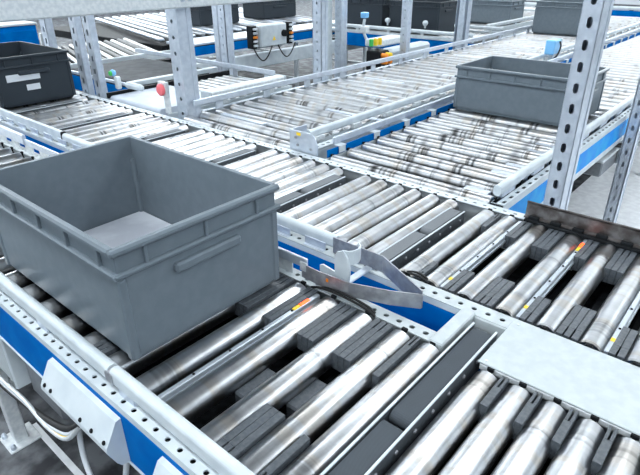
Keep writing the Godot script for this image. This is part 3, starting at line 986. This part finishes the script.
# ------------------------------------------------------------------ posts and beams
func post(called: String, at: Vector3, w: float, d: float, h: float, pitch: float, hl: float, hw: float, m: Material, ms: Material, label: String, group := "", turn := 0.0) -> Node3D:
	var t := thing(called, at, label, "post", group)
	t.rotation.y = turn
	var up := Basis(Vector3(0, 1, 0), Vector3(0, 0, 1), Vector3(1, 0, 0))
	var f := MeshInstance3D.new()
	f.name = "front_plate"
	f.mesh = merged([[perforated(h, w, 0.003, pitch, hl, hw), Transform3D(up, Vector3(0, h / 2, d / 2))]])
	f.material_override = m
	t.add_child(f, true)
	for s in [-1.0, 1.0]:
		var g := MeshInstance3D.new()
		g.name = "side_plate"
		var st := begin()
		add_box(st, Vector3(s * (w / 2 - 0.0015), h / 2, -0.0015), Vector3(0.003, h, d - 0.004), 0.0008)
		add_box(st, Vector3(s * (w / 2 - 0.010), h / 2, -d / 2 + 0.002), Vector3(0.014, h, 0.003), 0.0008)
		# pressed groove ridge running up the side
		add_box(st, Vector3(s * (w / 2 + 0.001), h / 2, -d * 0.22), Vector3(0.003, h, d * 0.16), 0.001)
		g.mesh = st.commit()
		g.material_override = ms
		t.add_child(g, true)
	var bk := MeshInstance3D.new()
	bk.name = "added_back_plate"  # added to shut out light from behind, so the holes look dark
	bk.mesh = box_mesh(Vector3(w - 0.008, h, 0.003), 0.0005)
	bk.material_override = ms
	bk.position = Vector3(0, h / 2, -d / 2 + 0.005)
	t.add_child(bk, true)
	var b := MeshInstance3D.new()
	b.name = "foot_plate"
	b.mesh = box_mesh(Vector3(w + 0.05, 0.008, d + 0.04), 0.002)
	b.material_override = M.galv
	b.position = Vector3(0, 0.004, 0)
	t.add_child(b, true)
	return t

func build_posts() -> void:
	post("steel_post", Vector3(-0.450, 0, -1.655), 0.052, 0.09, 2.5, 0.0565, 0.028, 0.0145, M.zinc, M.zinc, "slotted grey steel post standing right behind the dark steel edge guard")
	post("steel_post", Vector3(-0.517, 0, -2.935), 0.055, 0.07, 2.5, 0.06, 0.026, 0.012, M.zinc, M.zinc, "pale slotted steel post beyond the drive box")
	post("steel_post", Vector3(-2.262, 0, -1.625), 0.08, 0.085, 2.5, 0.07, 0.018, 0.018, M.zinc, M.zinc, "thick galvanised post with a row of round holes beside the red button")
	post("steel_post", Vector3(-3.035, 0, -1.585), 0.065, 0.04, 2.5, 0.068, 0.036, 0.020, M.zinc, M.zinc, "slotted steel upright next to the small blue sensor")
	post("steel_post", Vector3(-3.19, 0, -1.585), 0.07, 0.04, 2.5, 0.068, 0.036, 0.020, M.zinc, M.zinc, "slotted steel upright right beside the dark tote with two labels")
	post("steel_post", Vector3(-3.93, 0, -1.75), 0.09, 0.05, 2.5, 0.075, 0.040, 0.022, M.zinc, M.zinc, "slotted steel upright behind the dark tote with two labels")
	post("steel_post", Vector3(-3.0, 0, -2.52), 0.085, 0.06, 2.5, 0.055, 0.016, 0.010, M.zinc, M.zinc, "slim pale upright in front of the blue side of the back conveyor")
	post("steel_post", Vector3(-2.333, 0, -2.72), 0.075, 0.06, 2.5, 0.055, 0.016, 0.010, M.zinc, M.zinc, "slotted upright next to the white control box, behind the wide spur's rail")
	post("steel_post", Vector3(-3.05, 0, -3.83), 0.07, 0.08, 2.5, 0.06, 0.014, 0.010, M.zinc, M.zinc, "grey upright carrying a black cable beside the white cable duct")
	post("steel_post", Vector3(-2.50, 0, -3.98), 0.06, 0.06, 2.5, 0.06, 0.014, 0.010, M.zinc, M.zinc, "grey upright in front of the short blue panel")
	post("steel_post", Vector3(-2.38, 0, -4.72), 0.11, 0.07, 2.5, 0.07, 0.028, 0.014, M.zinc, M.zinc, "wide slotted upright between the short blue panel and the wide spur rail")
	post("steel_post", Vector3(-3.3, 0, -2.75), 0.11, 0.09, 2.5, 0.06, 0.012, 0.010, M.zinc, M.zinc, "grey broad post beside the thick galvanised post, behind the dark belt")
	# overhead beam along z
	var b := thing("steel_beam", Vector3(-2.2, 1.236, -1.2), "flat galvanised steel beam running overhead in front of the posts", "beam")
	part(b, "web", box_mesh(Vector3(0.05, 0.075, 4.6), 0.006), M.galv, Vector3(-2.212, 1.2745, -1.5))
	part(b, "flange", box_mesh(Vector3(0.056, 0.006, 4.6), 0.002), M.galv, Vector3(-2.212, 1.315, -1.5))
	for z in [-1.60, -1.64]:
		part(b, "bolt", lathe_mesh("beambolt", [[0.0, 0.012], [0.008, 0.012], [0.010, 0.006]], 6), M.zinc, Vector3(-2.187, 1.275, z), Vector3(0, PI / 2, 0))
	post("steel_post", Vector3(-2.283, 0, 0.5), 0.08, 0.08, 2.5, 0.05, 0.010, 0.010, M.galv, M.galv, "galvanised post carrying the near end of the overhead beam")
	# red round button on a bracket
	var e := thing("stop_button", Vector3(-2.34, 0.74, -1.54), "round pinkish red push button on a small grey bracket beside the thick post", "button")
	part(e, "bracket", box_mesh(Vector3(0.05, 0.15, 0.004), 0.001), M.galv, Vector3(-2.335, 0.82, -1.552))
	part(e, "backing", box_mesh(Vector3(0.065, 0.07, 0.02), 0.003), M.galv, Vector3(-2.338, 0.868, -1.542))
	part(e, "button", lathe_mesh("estop", [[0.0, 0.026], [0.006, 0.029], [0.012, 0.029], [0.018, 0.022], [0.020, 0.0]], 24), M.red, Vector3(-2.338, 0.866, -1.532), Vector3.ZERO, "pinkish red round button")
	# small sensor near the uprights
	var s := thing("sensor", Vector3(-2.93, 0.75, -1.60), "small sensor with a blue and green cap on a pale tube by the uprights", "sensor")
	part(s, "tube", box_mesh(Vector3(0.16, 0.035, 0.035), 0.012), M.white, Vector3(-2.80, 0.80, -1.66))
	part(s, "stem", box_mesh(Vector3(0.03, 0.07, 0.03), 0.006), M.galv, Vector3(-2.90, 0.815, -1.62))
	part(s, "cap", lathe_mesh("sensorcap", [[-0.012, 0.013], [0.0, 0.019], [0.012, 0.015], [0.016, 0.0]], 16), M.cyan, Vector3(-2.90, 0.872, -1.60))
	part(s, "lens", lathe_mesh("sensorlens", [[0.0, 0.014], [0.01, 0.012], [0.012, 0.0]], 12), M.green, Vector3(-2.893, 0.872, -1.584))

# ------------------------------------------------------------------ conveyors and machines further back
func build_back() -> void:
	# light belt bed and short rollers left of the wide spur
	var t := thing("belt_conveyor", Vector3(-2.62, 0, -1.95), "pale flat belt bed with a few white rollers between the posts and the wide spur", "conveyor")
	part(t, "belt", belt_mesh(0.41, 0.48, 0.04), M.belt_light, Vector3(-2.66, 0.73, -1.76))
	for k in 7:
		roller(t, Vector3(-2.62, TOP - RR, -2.0 - 0.062 * k), false, roller_mesh(0.52, RR, 16), M.rollers[k % 4], 0.52, false)
	part(t, "edge_bar", box_mesh(Vector3(0.016, 0.03, 0.90), 0.002), M.black, Vector3(-2.915, 0.752, -2.0))
	part(t, "side_frame", box_mesh(Vector3(0.006, 0.15, 0.90), 0.001), M.white, Vector3(-2.93, 0.675, -2.0))
	part(t, "side_frame", box_mesh(Vector3(0.006, 0.15, 0.90), 0.001), M.white, Vector3(-2.345, 0.665, -2.0))
	part(t, "guide_rail", box_mesh(Vector3(1.55, 0.03, 0.012), 0.003), M.zinc, Vector3(-3.24, 0.80, -2.44))
	part(t, "end_frame", box_mesh(Vector3(0.6, 0.13, 0.006), 0.001), M.white, Vector3(-2.64, 0.672, -2.456))
	for x in [-2.55, -2.85]:
		part(t, "rail_bracket", box_mesh(Vector3(0.04, 0.06, 0.006), 0.001), M.zinc, Vector3(x, 0.765, -2.449))
	leg_frame(t, -1.75, -2.90, -2.375, 0.60, false)
	leg_frame(t, -2.4, -2.90, -2.375, 0.60, false)
	# guide bar set aslant beside the wide spur
	var g := thing("guide_bar", Vector3(-2.32, 0.74, -2.05), "thick grey guide bar with cut ends lying beside the wide spur rail", "guide")
	part(g, "bar", box_mesh(Vector3(0.07, 0.04, 0.56), 0.008), M.galv, Vector3(-2.315, 0.80, -2.06))
	part(g, "bar_cap", box_mesh(Vector3(0.074, 0.044, 0.012), 0.004), M.white, Vector3(-2.315, 0.80, -1.775))
	part(g, "bar_cap", box_mesh(Vector3(0.074, 0.044, 0.012), 0.004), M.white, Vector3(-2.315, 0.80, -2.345))
	for z in [-1.9, -2.25]:
		part(g, "bar_stand", box_mesh(Vector3(0.03, 0.05, 0.04), 0.002), M.galv, Vector3(-2.32, 0.757, z))
	# dark belt
	t = thing("belt_conveyor", Vector3(-3.55, 0, -2.15), "dark grey flat belt conveyor with blue side behind the slotted uprights", "conveyor")
	part(t, "belt", merged([[extrude(stadium(0.62, 0.04), 0.78), Transform3D(Basis(Vector3(0, 0, 1), Vector3(0, 1, 0), Vector3(-1, 0, 0)), Vector3.ZERO)]]), M.belt_dark, Vector3(-3.53, 0.73, -2.15))
	part(t, "blue_panel", box_mesh(Vector3(0.9, 0.10, 0.005), 0.001), M.blue, Vector3(-3.52, 0.665, -1.83), Vector3.ZERO, "blue side panel")
	part(t, "side_frame", box_mesh(Vector3(0.04, 0.03, 0.70), 0.004), M.white, Vector3(-3.11, 0.748, -2.15))
	part(t, "side_frame", box_mesh(Vector3(0.9, 0.02, 0.012), 0.002), M.zinc, Vector3(-3.55, 0.735, -1.832))
	part(t, "lower_frame", box_mesh(Vector3(0.9, 0.08, 0.66), 0.004), M.pan, Vector3(-3.53, 0.66, -2.16))
	leg_frame(t, -1.95, -3.9, -3.2, 0.62, false)
	leg_frame(t, -2.40, -3.9, -3.2, 0.62, false)
	# dark slanted rollers
	t = thing("roller_conveyor", Vector3(-4.66, 0, -2.42), "conveyor of dark slanted rollers behind the dark belt", "conveyor")
	for k in 14:
		var o := part(t, "roller", roller_mesh(1.1, 0.024, 14), (M.rubber_grey if k % 2 == 0 else M.rollers_dark[0]), Vector3(-4.66, TOP - 0.028, -1.98 - 0.07 * k), Vector3(0, PI / 2 - 0.3, 0))
	part(t, "side_frame", box_mesh(Vector3(0.02, 0.06, 1.2), 0.003), M.white, Vector3(-4.05, 0.73, -2.42))
	part(t, "lower_frame", box_mesh(Vector3(1.2, 0.1, 1.2), 0.004), M.pan, Vector3(-4.68, 0.63, -2.42))
	leg_frame(t, -2.1, -5.2, -4.1, 0.58, false)
	leg_frame(t, -2.9, -5.2, -4.1, 0.58, false)
	# back conveyor along z with the blue side
	t = thing("roller_conveyor", Vector3(-5.2, 0, -4.9), "wide back conveyor with blue side, pale top plate and dark gaps between broad slats", "conveyor")
	part(t, "blue_panel", box_mesh(Vector3(0.006, 0.075, 3.0), 0.002), M.blue, Vector3(-4.2, 0.69, -4.6), Vector3.ZERO, "blue side panel")
	part(t, "top_plate", box_mesh(Vector3(0.36, 0.02, 3.0), 0.004), M.zinc, Vector3(-4.38, 0.745, -4.6))
	part(t, "lower_lip", box_mesh(Vector3(0.02, 0.02, 3.0), 0.002), M.white, Vector3(-4.2, 0.64, -4.6))
	part(t, "lower_frame", box_mesh(Vector3(2.5, 0.08, 2.9), 0.004), M.pan, Vector3(-5.95, 0.66, -4.6))
	for k in 20:
		part(t, "slat", box_mesh(Vector3(2.6, 0.03, 0.055), 0.01), M.zinc if k % 3 != 1 else M.galv_mid, Vector3(-6.0, 0.745, -3.55 - 0.125 * k), Vector3(0, -0.28, 0))
	for lz in [-3.2, -4.6, -5.9]:
		leg_frame(t, lz, -7.4, -4.3, 0.62, false)
	var cb := thing("cabinet", Vector3(-5.75, 0, -1.78), "deep blue cabinet behind the dark tote with two labels", "cabinet")
	part(cb, "body", box_mesh(Vector3(0.6, 0.84, 1.1), 0.008), M.blue, Vector3(-5.75, 0.49, -1.78))
	part(cb, "plinth", box_mesh(Vector3(0.56, 0.07, 1.06), 0.004), M.black, Vector3(-5.75, 0.035, -1.78))
	part(cb, "top_panel", box_mesh(Vector3(0.62, 0.02, 1.12), 0.004), M.white, Vector3(-5.75, 0.92, -1.78))
	for k in 2:
		part(cb, "door", box_mesh(Vector3(0.012, 0.74, 0.52), 0.003), M.blue, Vector3(-5.444, 0.50, -2.05 + 0.54 * k))
		part(cb, "door_handle", box_mesh(Vector3(0.02, 0.12, 0.02), 0.004), M.black, Vector3(-5.43, 0.55, -1.84 + 0.12 * k))
	# white support beam under it
	var w := thing("support_beam", Vector3(-3.7, 0, -4.4), "long white box beam under the blue side of the back conveyor", "beam")
	part(w, "beam", box_mesh(Vector3(0.06, 0.13, 2.9), 0.006), M.white, Vector3(-4.0, 0.565, -4.35))
	for z in [-3.2, -4.6, -5.6]:
		part(w, "leg", box_mesh(Vector3(0.05, 0.50, 0.05), 0.004), M.white, Vector3(-4.0, 0.25, z))
	# control box with a yellow triangle
	var c := thing("control_box", Vector3(-3.93, 0.66, -3.86), "white control box with a small yellow warning triangle and black connectors", "control box")
	part(c, "housing", box_mesh(Vector3(0.10, 0.20, 0.36), 0.012), M.white, Vector3(-3.92, 0.79, -3.84))
	part(c, "warning_triangle", extrude(PackedVector2Array([Vector2(-0.022, -0.018), Vector2(0.022, -0.018), Vector2(0, 0.022)]), 0.002), M.yellow, Vector3(-3.869, 0.765, -3.84), Vector3(0, PI / 2, 0), "yellow warning triangle")
	part(c, "knob", lathe_mesh("ctrlknob", [[0.0, 0.032], [0.03, 0.03], [0.034, 0.0]], 16), M.black, Vector3(-3.87, 0.80, -3.97), Vector3(0, PI / 2, 0))
	for s in [-1.0, 1.0]:
		part(c, "terminal_block", box_mesh(Vector3(0.08, 0.20, 0.06), 0.006), M.black, Vector3(-3.92, 0.79, -3.84 + s * 0.24))
		for k in 5:
			part(c, "plug", box_mesh(Vector3(0.03, 0.02, 0.04), 0.004), [M.white, M.cable_white, M.orange, M.white, M.cable_white][k], Vector3(-3.87, 0.72 + 0.036 * k, -3.84 + s * 0.24))
		part(c, "bracket", box_mesh(Vector3(0.05, 0.05, 0.05), 0.003), M.galv, Vector3(-3.965, 0.69, -3.84 + s * 0.15))
		var pts := []
		for k in 5:
			pts.append(Vector3(-3.86, 0.70 - 0.12 * sin(PI * k / 4.0), -3.84 + s * (0.28 - 0.06 * k)))
		part(c, "cable", tube(pts, 0.006), M.rubber, Vector3.ZERO)
	# white cable duct with a black cable
	var d := thing("cable_duct", Vector3(-3.12, 0, -3.77), "tall white cable duct with a loose black cable beside the grey upright", "cable duct")
	part(d, "duct", box_mesh(Vector3(0.07, 2.4, 0.06), 0.004), M.white, Vector3(-3.13, 1.2, -3.74))
	var pc := []
	for k in 9:
		pc.append(Vector3(-3.10 + 0.05 * sin(k * 0.8), 1.9 - 0.17 * k, -3.66 + 0.03 * cos(k * 1.3)))
	part(d, "cable", tube(pc, 0.008), M.rubber, Vector3.ZERO)
	# cross conveyor feeding the wide spur from the left
	t = thing("roller_conveyor", Vector3(-3.25, 0, -5.29), "far cross conveyor with a short blue panel and white knobs that meets the wide spur", "conveyor")
	part(t, "blue_panel", box_mesh(Vector3(1.6, 0.13, 0.006), 0.002), M.blue, Vector3(-3.15, 0.655, -4.95), Vector3.ZERO, "short blue panel")
	part(t, "guide_rail", box_mesh(Vector3(1.75, 0.035, 0.03), 0.008), M.white, Vector3(-3.25, 0.79, -4.95))
	part(t, "guide_rail", box_mesh(Vector3(1.75, 0.035, 0.03), 0.008), M.white, Vector3(-3.25, 0.79, -5.62))
	part(t, "side_frame", box_mesh(Vector3(1.75, 0.03, 0.05), 0.003), M.white, Vector3(-3.25, 0.737, -4.965))
	part(t, "side_frame", box_mesh(Vector3(1.75, 0.15, 0.02), 0.003), M.white, Vector3(-3.25, 0.68, -5.63))
	for k in 18:
		roller(t, Vector3(-2.42 - 0.1 * k, TOP - RR, -5.29), true, roller_mesh(0.6, RR, 14), M.rollers[k % 4], 0.6, false)
		if k % 4 == 1:
			part(t, "rail_bracket", box_mesh(Vector3(0.03, 0.05, 0.02), 0.002), M.galv, Vector3(-2.42 - 0.1 * k, 0.765, -4.955))
			part(t, "rail_bracket", box_mesh(Vector3(0.03, 0.05, 0.02), 0.002), M.galv, Vector3(-2.42 - 0.1 * k, 0.765, -5.625))
	part(t, "lower_frame", box_mesh(Vector3(1.75, 0.02, 0.64), 0.003), M.pan, Vector3(-3.25, 0.62, -5.29))
	for x in [-2.6, -2.95, -3.4]:
		var kn := part(t, "knob", lathe_mesh("whiteknob", [[-0.05, 0.008], [-0.03, 0.010], [-0.018, 0.022], [0.0, 0.029], [0.018, 0.022], [0.026, 0.0]], 16), M.white, Vector3(x, 0.86, -5.05), Vector3(-PI / 2, 0, 0))
	leg_frame(t, -2.7, -5.6, -4.98, 0.615)
	leg_frame(t, -3.9, -5.6, -4.98, 0.615)
	# drive unit with plugs in front of it
	var u := thing("drive_unit", Vector3(-2.65, 0, -3.9), "white drive unit with orange and yellow plugs behind the wide spur rail", "drive unit")
	part(u, "housing", box_mesh(Vector3(0.12, 0.14, 0.62), 0.02), M.white, Vector3(-2.62, 0.70, -4.2))
	part(u, "plug_panel", box_mesh(Vector3(0.14, 0.16, 0.14), 0.01), M.black, Vector3(-2.64, 0.69, -3.80))
	for k in 6:
		part(u, "plug", lathe_mesh("plug", [[0.0, 0.018], [0.05, 0.018], [0.055, 0.012]], 10), [M.white, M.orange, M.orange, M.white, M.orange, M.yellow][k], Vector3(-2.57, 0.64 + 0.05 * (k % 3), -3.76 - 0.06 * (k / 3)), Vector3(0, PI / 2, 0))
	for k in 3:
		part(u, "plug", lathe_mesh("plug", [[0.0, 0.018], [0.05, 0.018], [0.055, 0.012]], 10), [M.green, M.yellow, M.yellow][k], Vector3(-2.68, 0.80, -3.76 - 0.06 * k), Vector3(-PI / 2, 0, 0))
	part(u, "top_box", box_mesh(Vector3(0.14, 0.06, 0.4), 0.01), M.galv, Vector3(-2.78, 0.80, -4.1))
	for z in [-3.95, -4.4]:
		part(u, "stand", box_mesh(Vector3(0.04, 0.63, 0.04), 0.003), M.galv, Vector3(-2.64, 0.315, z))
	# blue-capped sensor on an arm
	var s := thing("sensor", Vector3(-2.9, 0.75, -3.95), "blue-capped sensor on a bent white arm beside the cable duct", "sensor")
	part(s, "head", box_mesh(Vector3(0.055, 0.045, 0.055), 0.006), M.cyan, Vector3(-2.9, 1.01, -3.96))
	part(s, "arm", tube([Vector3(-2.9, 0.98, -3.96), Vector3(-2.9, 0.93, -3.95), Vector3(-2.88, 0.87, -3.93), Vector3(-2.84, 0.80, -3.95), Vector3(-2.80, 0.79, -4.0)], 0.012), M.white, Vector3.ZERO)
	part(s, "clamp", box_mesh(Vector3(0.06, 0.05, 0.06), 0.006), M.galv, Vector3(-2.88, 0.90, -3.94))
	s = thing("sensor", Vector3(-1.4, 0.75, -4.23), "light blue box sensor with a black cable on the strip between the spurs", "sensor")
	part(s, "head", box_mesh(Vector3(0.07, 0.10, 0.12), 0.008), M.cyan, Vector3(-1.4, 0.855, -4.23))
	part(s, "clip", box_mesh(Vector3(0.075, 0.105, 0.02), 0.002), M.white, Vector3(-1.4, 0.855, -4.30))
	part(s, "stem", box_mesh(Vector3(0.03, 0.06, 0.03), 0.002), M.white, Vector3(-1.4, 0.776, -4.23))
	part(s, "cable", tube([Vector3(-1.36, 0.89, -4.25), Vector3(-1.34, 0.86, -4.22), Vector3(-1.35, 0.80, -4.2), Vector3(-1.39, 0.755, -4.18)], 0.006), M.rubber, Vector3.ZERO)
	# far cross conveyor at the end of the spurs
	t = thing("roller_conveyor", Vector3(-2.0, 0, -8.9), "distant cross conveyor with a bright blue panel closing off the spurs", "conveyor")
	part(t, "blue_panel", box_mesh(Vector3(0.50, 0.16, 0.008), 0.002), M.blue, Vector3(-2.0, 0.72, -8.533), Vector3.ZERO, "bright blue panel")
	part(t, "guide_rail", box_mesh(Vector3(5.4, 0.04, 0.04), 0.01), M.white, Vector3(-1.9, 0.825, -8.55))
	part(t, "side_frame", box_mesh(Vector3(5.4, 0.16, 0.02), 0.004), M.white, Vector3(-1.9, 0.68, -8.55))
	for k in 40:
		roller(t, Vector3(0.7 - 0.13 * k, TOP - RR, -8.92), true, roller_mesh(0.7, RR, 12), M.rollers[k % 4], 0.7, false)
	for k in 9:
		part(t, "rail_bracket", box_mesh(Vector3(0.05, 0.05, 0.01), 0.003), M.black, Vector3(-4.3 + 0.6 * k, 0.785, -8.552))
	for x in [-4.3, -3.0, -1.4, 0.5]:
		leg_frame(t, x, -9.26, -8.58, 0.60)
	part(t, "side_frame", box_mesh(Vector3(5.4, 0.2, 0.02), 0.004), M.white, Vector3(-1.9, 0.70, -9.29))
	# spur behind the cross conveyor, left of the wide spur
	t = thing("roller_conveyor", Vector3(-3.1, 0, -7.0), "pale far spur conveyor beyond the dark totes, beside the far end of the wide spur", "conveyor")
	for k in 24:
		roller(t, Vector3(-3.1, TOP - RR, -5.78 - 0.11 * k), false, roller_mesh(0.9, RR, 12), M.rollers[k % 4], 0.9, false)
	for x in [-3.6, -2.6]:
		part(t, "side_frame", box_mesh(Vector3(0.02, 0.16, 2.7), 0.003), M.white, Vector3(x, 0.68, -7.06))
		part(t, "guide_rail", box_mesh(Vector3(0.03, 0.04, 2.7), 0.008), M.white, Vector3(x, 0.795, -7.06))
		for k in 5:
			part(t, "rail_bracket", box_mesh(Vector3(0.02, 0.04, 0.04), 0.003), M.zinc, Vector3(x, 0.767, -5.9 - 0.55 * k))
	leg_frame(t, -6.2, -3.58, -2.62, 0.60, false)
	leg_frame(t, -8.0, -3.58, -2.62, 0.60, false)
	tote(Vector3(-2.95, TOP + 0.0005, -6.6), 0.60, 0.40, 0.25, M.tote, "grey tote on the far spur beyond the two dark totes", "", [])
	post("steel_post", Vector3(-2.42, 0, -7.4), 0.06, 0.06, 2.5, 0.07, 0.026, 0.014, M.zinc, M.zinc, "distant pale upright behind the large dark grey tote")
	post("steel_post", Vector3(-2.42, 0, -8.0), 0.06, 0.06, 2.5, 0.07, 0.026, 0.014, M.white, M.white, "distant white upright next to the bright blue panel")
	# totes waiting on the back conveyors
	var y := 0.7605
	tote(Vector3(-5.45, y, -4.35), 0.40, 0.60, 0.22, M.tote_dark, "grey tote on the broad slats of the back conveyor, beside the slim pale upright", "", [])
	tote(Vector3(-5.45, y, -5.35), 0.40, 0.60, 0.22, M.tote_dark, "grey tote on the broad slats of the back conveyor, beyond the control box", "", [])
	tote(Vector3(-3.12, TOP + 0.0005, -5.29), 0.60, 0.40, 0.30, M.tote_dark, "dark tote on the far cross conveyor behind the short blue panel", "", [])
	tote(Vector3(-3.80, TOP + 0.0005, -5.29), 0.60, 0.40, 0.30, M.tote_dark, "dark tote on the far cross conveyor next to the cable duct", "", [])

# ------------------------------------------------------------------ under the near conveyor
func build_low() -> void:
	var t := thing("motor_box", Vector3(-1.42, 0.4, -0.36), "pale box-shaped motor housing with a cable gland under the blue front panel", "motor")
	part(t, "housing", box_mesh(Vector3(0.24, 0.18, 0.10), 0.01), M.white_worn, Vector3(-1.47, 0.50, -0.355))
	part(t, "end_plate", box_mesh(Vector3(0.014, 0.185, 0.105), 0.003), M.white, Vector3(-1.340, 0.50, -0.355))
	part(t, "hanger", box_mesh(Vector3(0.10, 0.05, 0.05), 0.004), M.galv, Vector3(-1.47, 0.60, -0.355))
	part(t, "gland", lathe_mesh("gland", [[0.0, 0.034], [0.02, 0.034], [0.021, 0.026], [0.05, 0.026], [0.052, 0.012]], 6), M.galv, Vector3(-1.14, 0.53, -0.385), Vector3(0, PI / 2, 0))
	for q in [[0.55, -0.38], [0.55, -0.29], [0.45, -0.38], [0.45, -0.29]]:
		part(t, "screw", lathe_mesh("boxscrew", [[0.0, 0.005], [0.003, 0.004]], 8), M.black, Vector3(-1.45 + (q[0] - 0.5) * 1.6, q[0], -0.304), Vector3.ZERO)
	part(t, "gearbox", box_mesh(Vector3(0.19, 0.20, 0.10), 0.012), M.galv_mid, Vector3(-1.235, 0.485, -0.385))
	var o := thing("cable_bundle", Vector3(-1.2, 0.4, -0.30), "bundle of black, white, yellow and grey cables sagging below the blue panel", "cables")
	for c in [["black cable", M.rubber, 0.008, 0.0], ["white cable", M.cable_white, 0.006, 0.022], ["thin yellow cable", M.yellow, 0.004, 0.034], ["grey cable", M.galv, 0.006, 0.044]]:
		var d: float = c[3]
		part(o, "cable", tube([Vector3(-1.70, 0.30 + d, -0.32), Vector3(-1.48, 0.335 + d * 0.6, -0.305), Vector3(-1.30, 0.385 + d * 0.3, -0.30), Vector3(-1.12, 0.445 - d * 0.2, -0.295 + d * 0.2), Vector3(-1.0, 0.50 - d * 0.5, -0.295 + d * 0.2), Vector3(-0.92, 0.57, -0.300)], c[2]), c[1], Vector3.ZERO, Vector3.ZERO, c[0])
	var p := thing("cable", Vector3(-0.85, 0.0, -0.33), "loose pale hose looping below the white cover", "cable")
	part(p, "cord", tube([Vector3(-0.95, 0.57, -0.32), Vector3(-0.98, 0.50, -0.31), Vector3(-0.97, 0.42, -0.30), Vector3(-0.91, 0.38, -0.29), Vector3(-0.84, 0.40, -0.29), Vector3(-0.78, 0.50, -0.30), Vector3(-0.76, 0.59, -0.31)], 0.006), M.cable_white, Vector3.ZERO)

# ------------------------------------------------------------------ hall
# wall of length l with a band of glazed openings high up
var n_windows := 0
func window_wall(called: String, at: Vector3, l: float, turn: float, label: String) -> void:
	var lo := 1.9
	var hi := 5.6
	var n := int(l / 4.8)
	var pitch := l / n
	var pier := 0.5
	var st := begin()
	add_box(st, Vector3(0, lo / 2, 0), Vector3(l, lo, 0.3))
	add_box(st, Vector3(0, (hi + HALL_H) / 2, 0), Vector3(l, HALL_H - hi, 0.3))
	for k in n + 1:
		add_box(st, Vector3(-l / 2 + pitch * k, (lo + hi) / 2, 0), Vector3(pier, hi - lo, 0.3))
	var w := struct(called, st.commit(), M.wall, at, label, "wall")
	w.rotation.y = turn
	for k in n:
		n_windows += 1
		var g := begin()
		var ww := pitch - pier
		for s in [-1.0, 1.0]:
			add_box(g, Vector3(s * (ww / 2 - 0.04), 0, 0), Vector3(0.08, hi - lo, 0.1), 0.004)
			add_box(g, Vector3(0, s * ((hi - lo) / 2 - 0.04), 0), Vector3(ww - 0.16, 0.08, 0.1), 0.004)
		add_box(g, Vector3(0, 0, 0), Vector3(0.06, hi - lo - 0.16, 0.08), 0.004)
		var f := struct("window_%d" % n_windows, g.commit(), M.white, at + Basis(Vector3.UP, turn) * Vector3(-l / 2 + pitch * (k + 0.5), (lo + hi) / 2, 0), "tall glazed window in the band of hall windows", "window")
		f.rotation.y = turn
		f.set_meta("group", "hall windows")
		var pane := MeshInstance3D.new()
		pane.name = "pane"
		pane.mesh = box_mesh(Vector3(ww - 0.16, hi - lo - 0.16, 0.008), 0.0)
		pane.material_override = M.glass
		f.add_child(pane)

func build_hall() -> void:
	var cx := (HALL_X0 + HALL_X1) / 2
	var cz := (HALL_Z0 + HALL_Z1) / 2
	var lx := HALL_X1 - HALL_X0
	var lz := HALL_Z1 - HALL_Z0
	struct("floor", box_mesh(Vector3(lx + 0.6, 0.3, lz + 0.6), 0.0), M.concrete, Vector3(cx, -0.15, cz), "stained grey concrete floor of the hall", "floor")
	struct("ceiling", box_mesh(Vector3(lx + 0.6, 0.3, lz + 0.6), 0.0), M.ceiling, Vector3(cx, HALL_H + 0.15, cz), "unseen hall ceiling, coloured dark to deepen reflections", "ceiling")
	window_wall("wall_left", Vector3(HALL_X0 - 0.15, 0, cz), lz, PI / 2, "pale hall wall with a band of windows behind the back conveyors")
	struct("wall_right", box_mesh(Vector3(0.3, HALL_H, lz), 0.0), M.wall, Vector3(HALL_X1 + 0.15, HALL_H / 2, cz), "pale hall wall on the cover plate side", "wall")
	window_wall("wall_back", Vector3(cx, 0, HALL_Z0 - 0.15), lx, 0.0, "pale hall wall with a band of windows beyond the spurs")
	struct("wall_front", box_mesh(Vector3(lx, HALL_H, 0.3), 0.0), M.wall, Vector3(cx, HALL_H / 2, HALL_Z1 + 0.15), "pale hall wall facing the near conveyor", "wall")
	var a := struct("trim_1", box_mesh(Vector3(2.2, 0.004, 8.0), 0.0), M.line, Vector3(0.18, 0.002, -6.0), "broad white painted walkway on the floor beside the spur", "floor marking")
	var b := struct("trim_2", box_mesh(Vector3(1.7, 0.003, 0.02), 0.0), M.line, Vector3(-0.80, 0.0015, -0.385), "thin worn white painted line on the floor under the near conveyor", "floor marking")

func _ready() -> void:
	rng.seed = 5
	setup_view()
	make_materials()
	build_hall()
	build_lamps()
	build_through()
	build_near()
	build_divider()
	build_spurs()
	build_totes()
	build_posts()
	build_back()
	build_low()
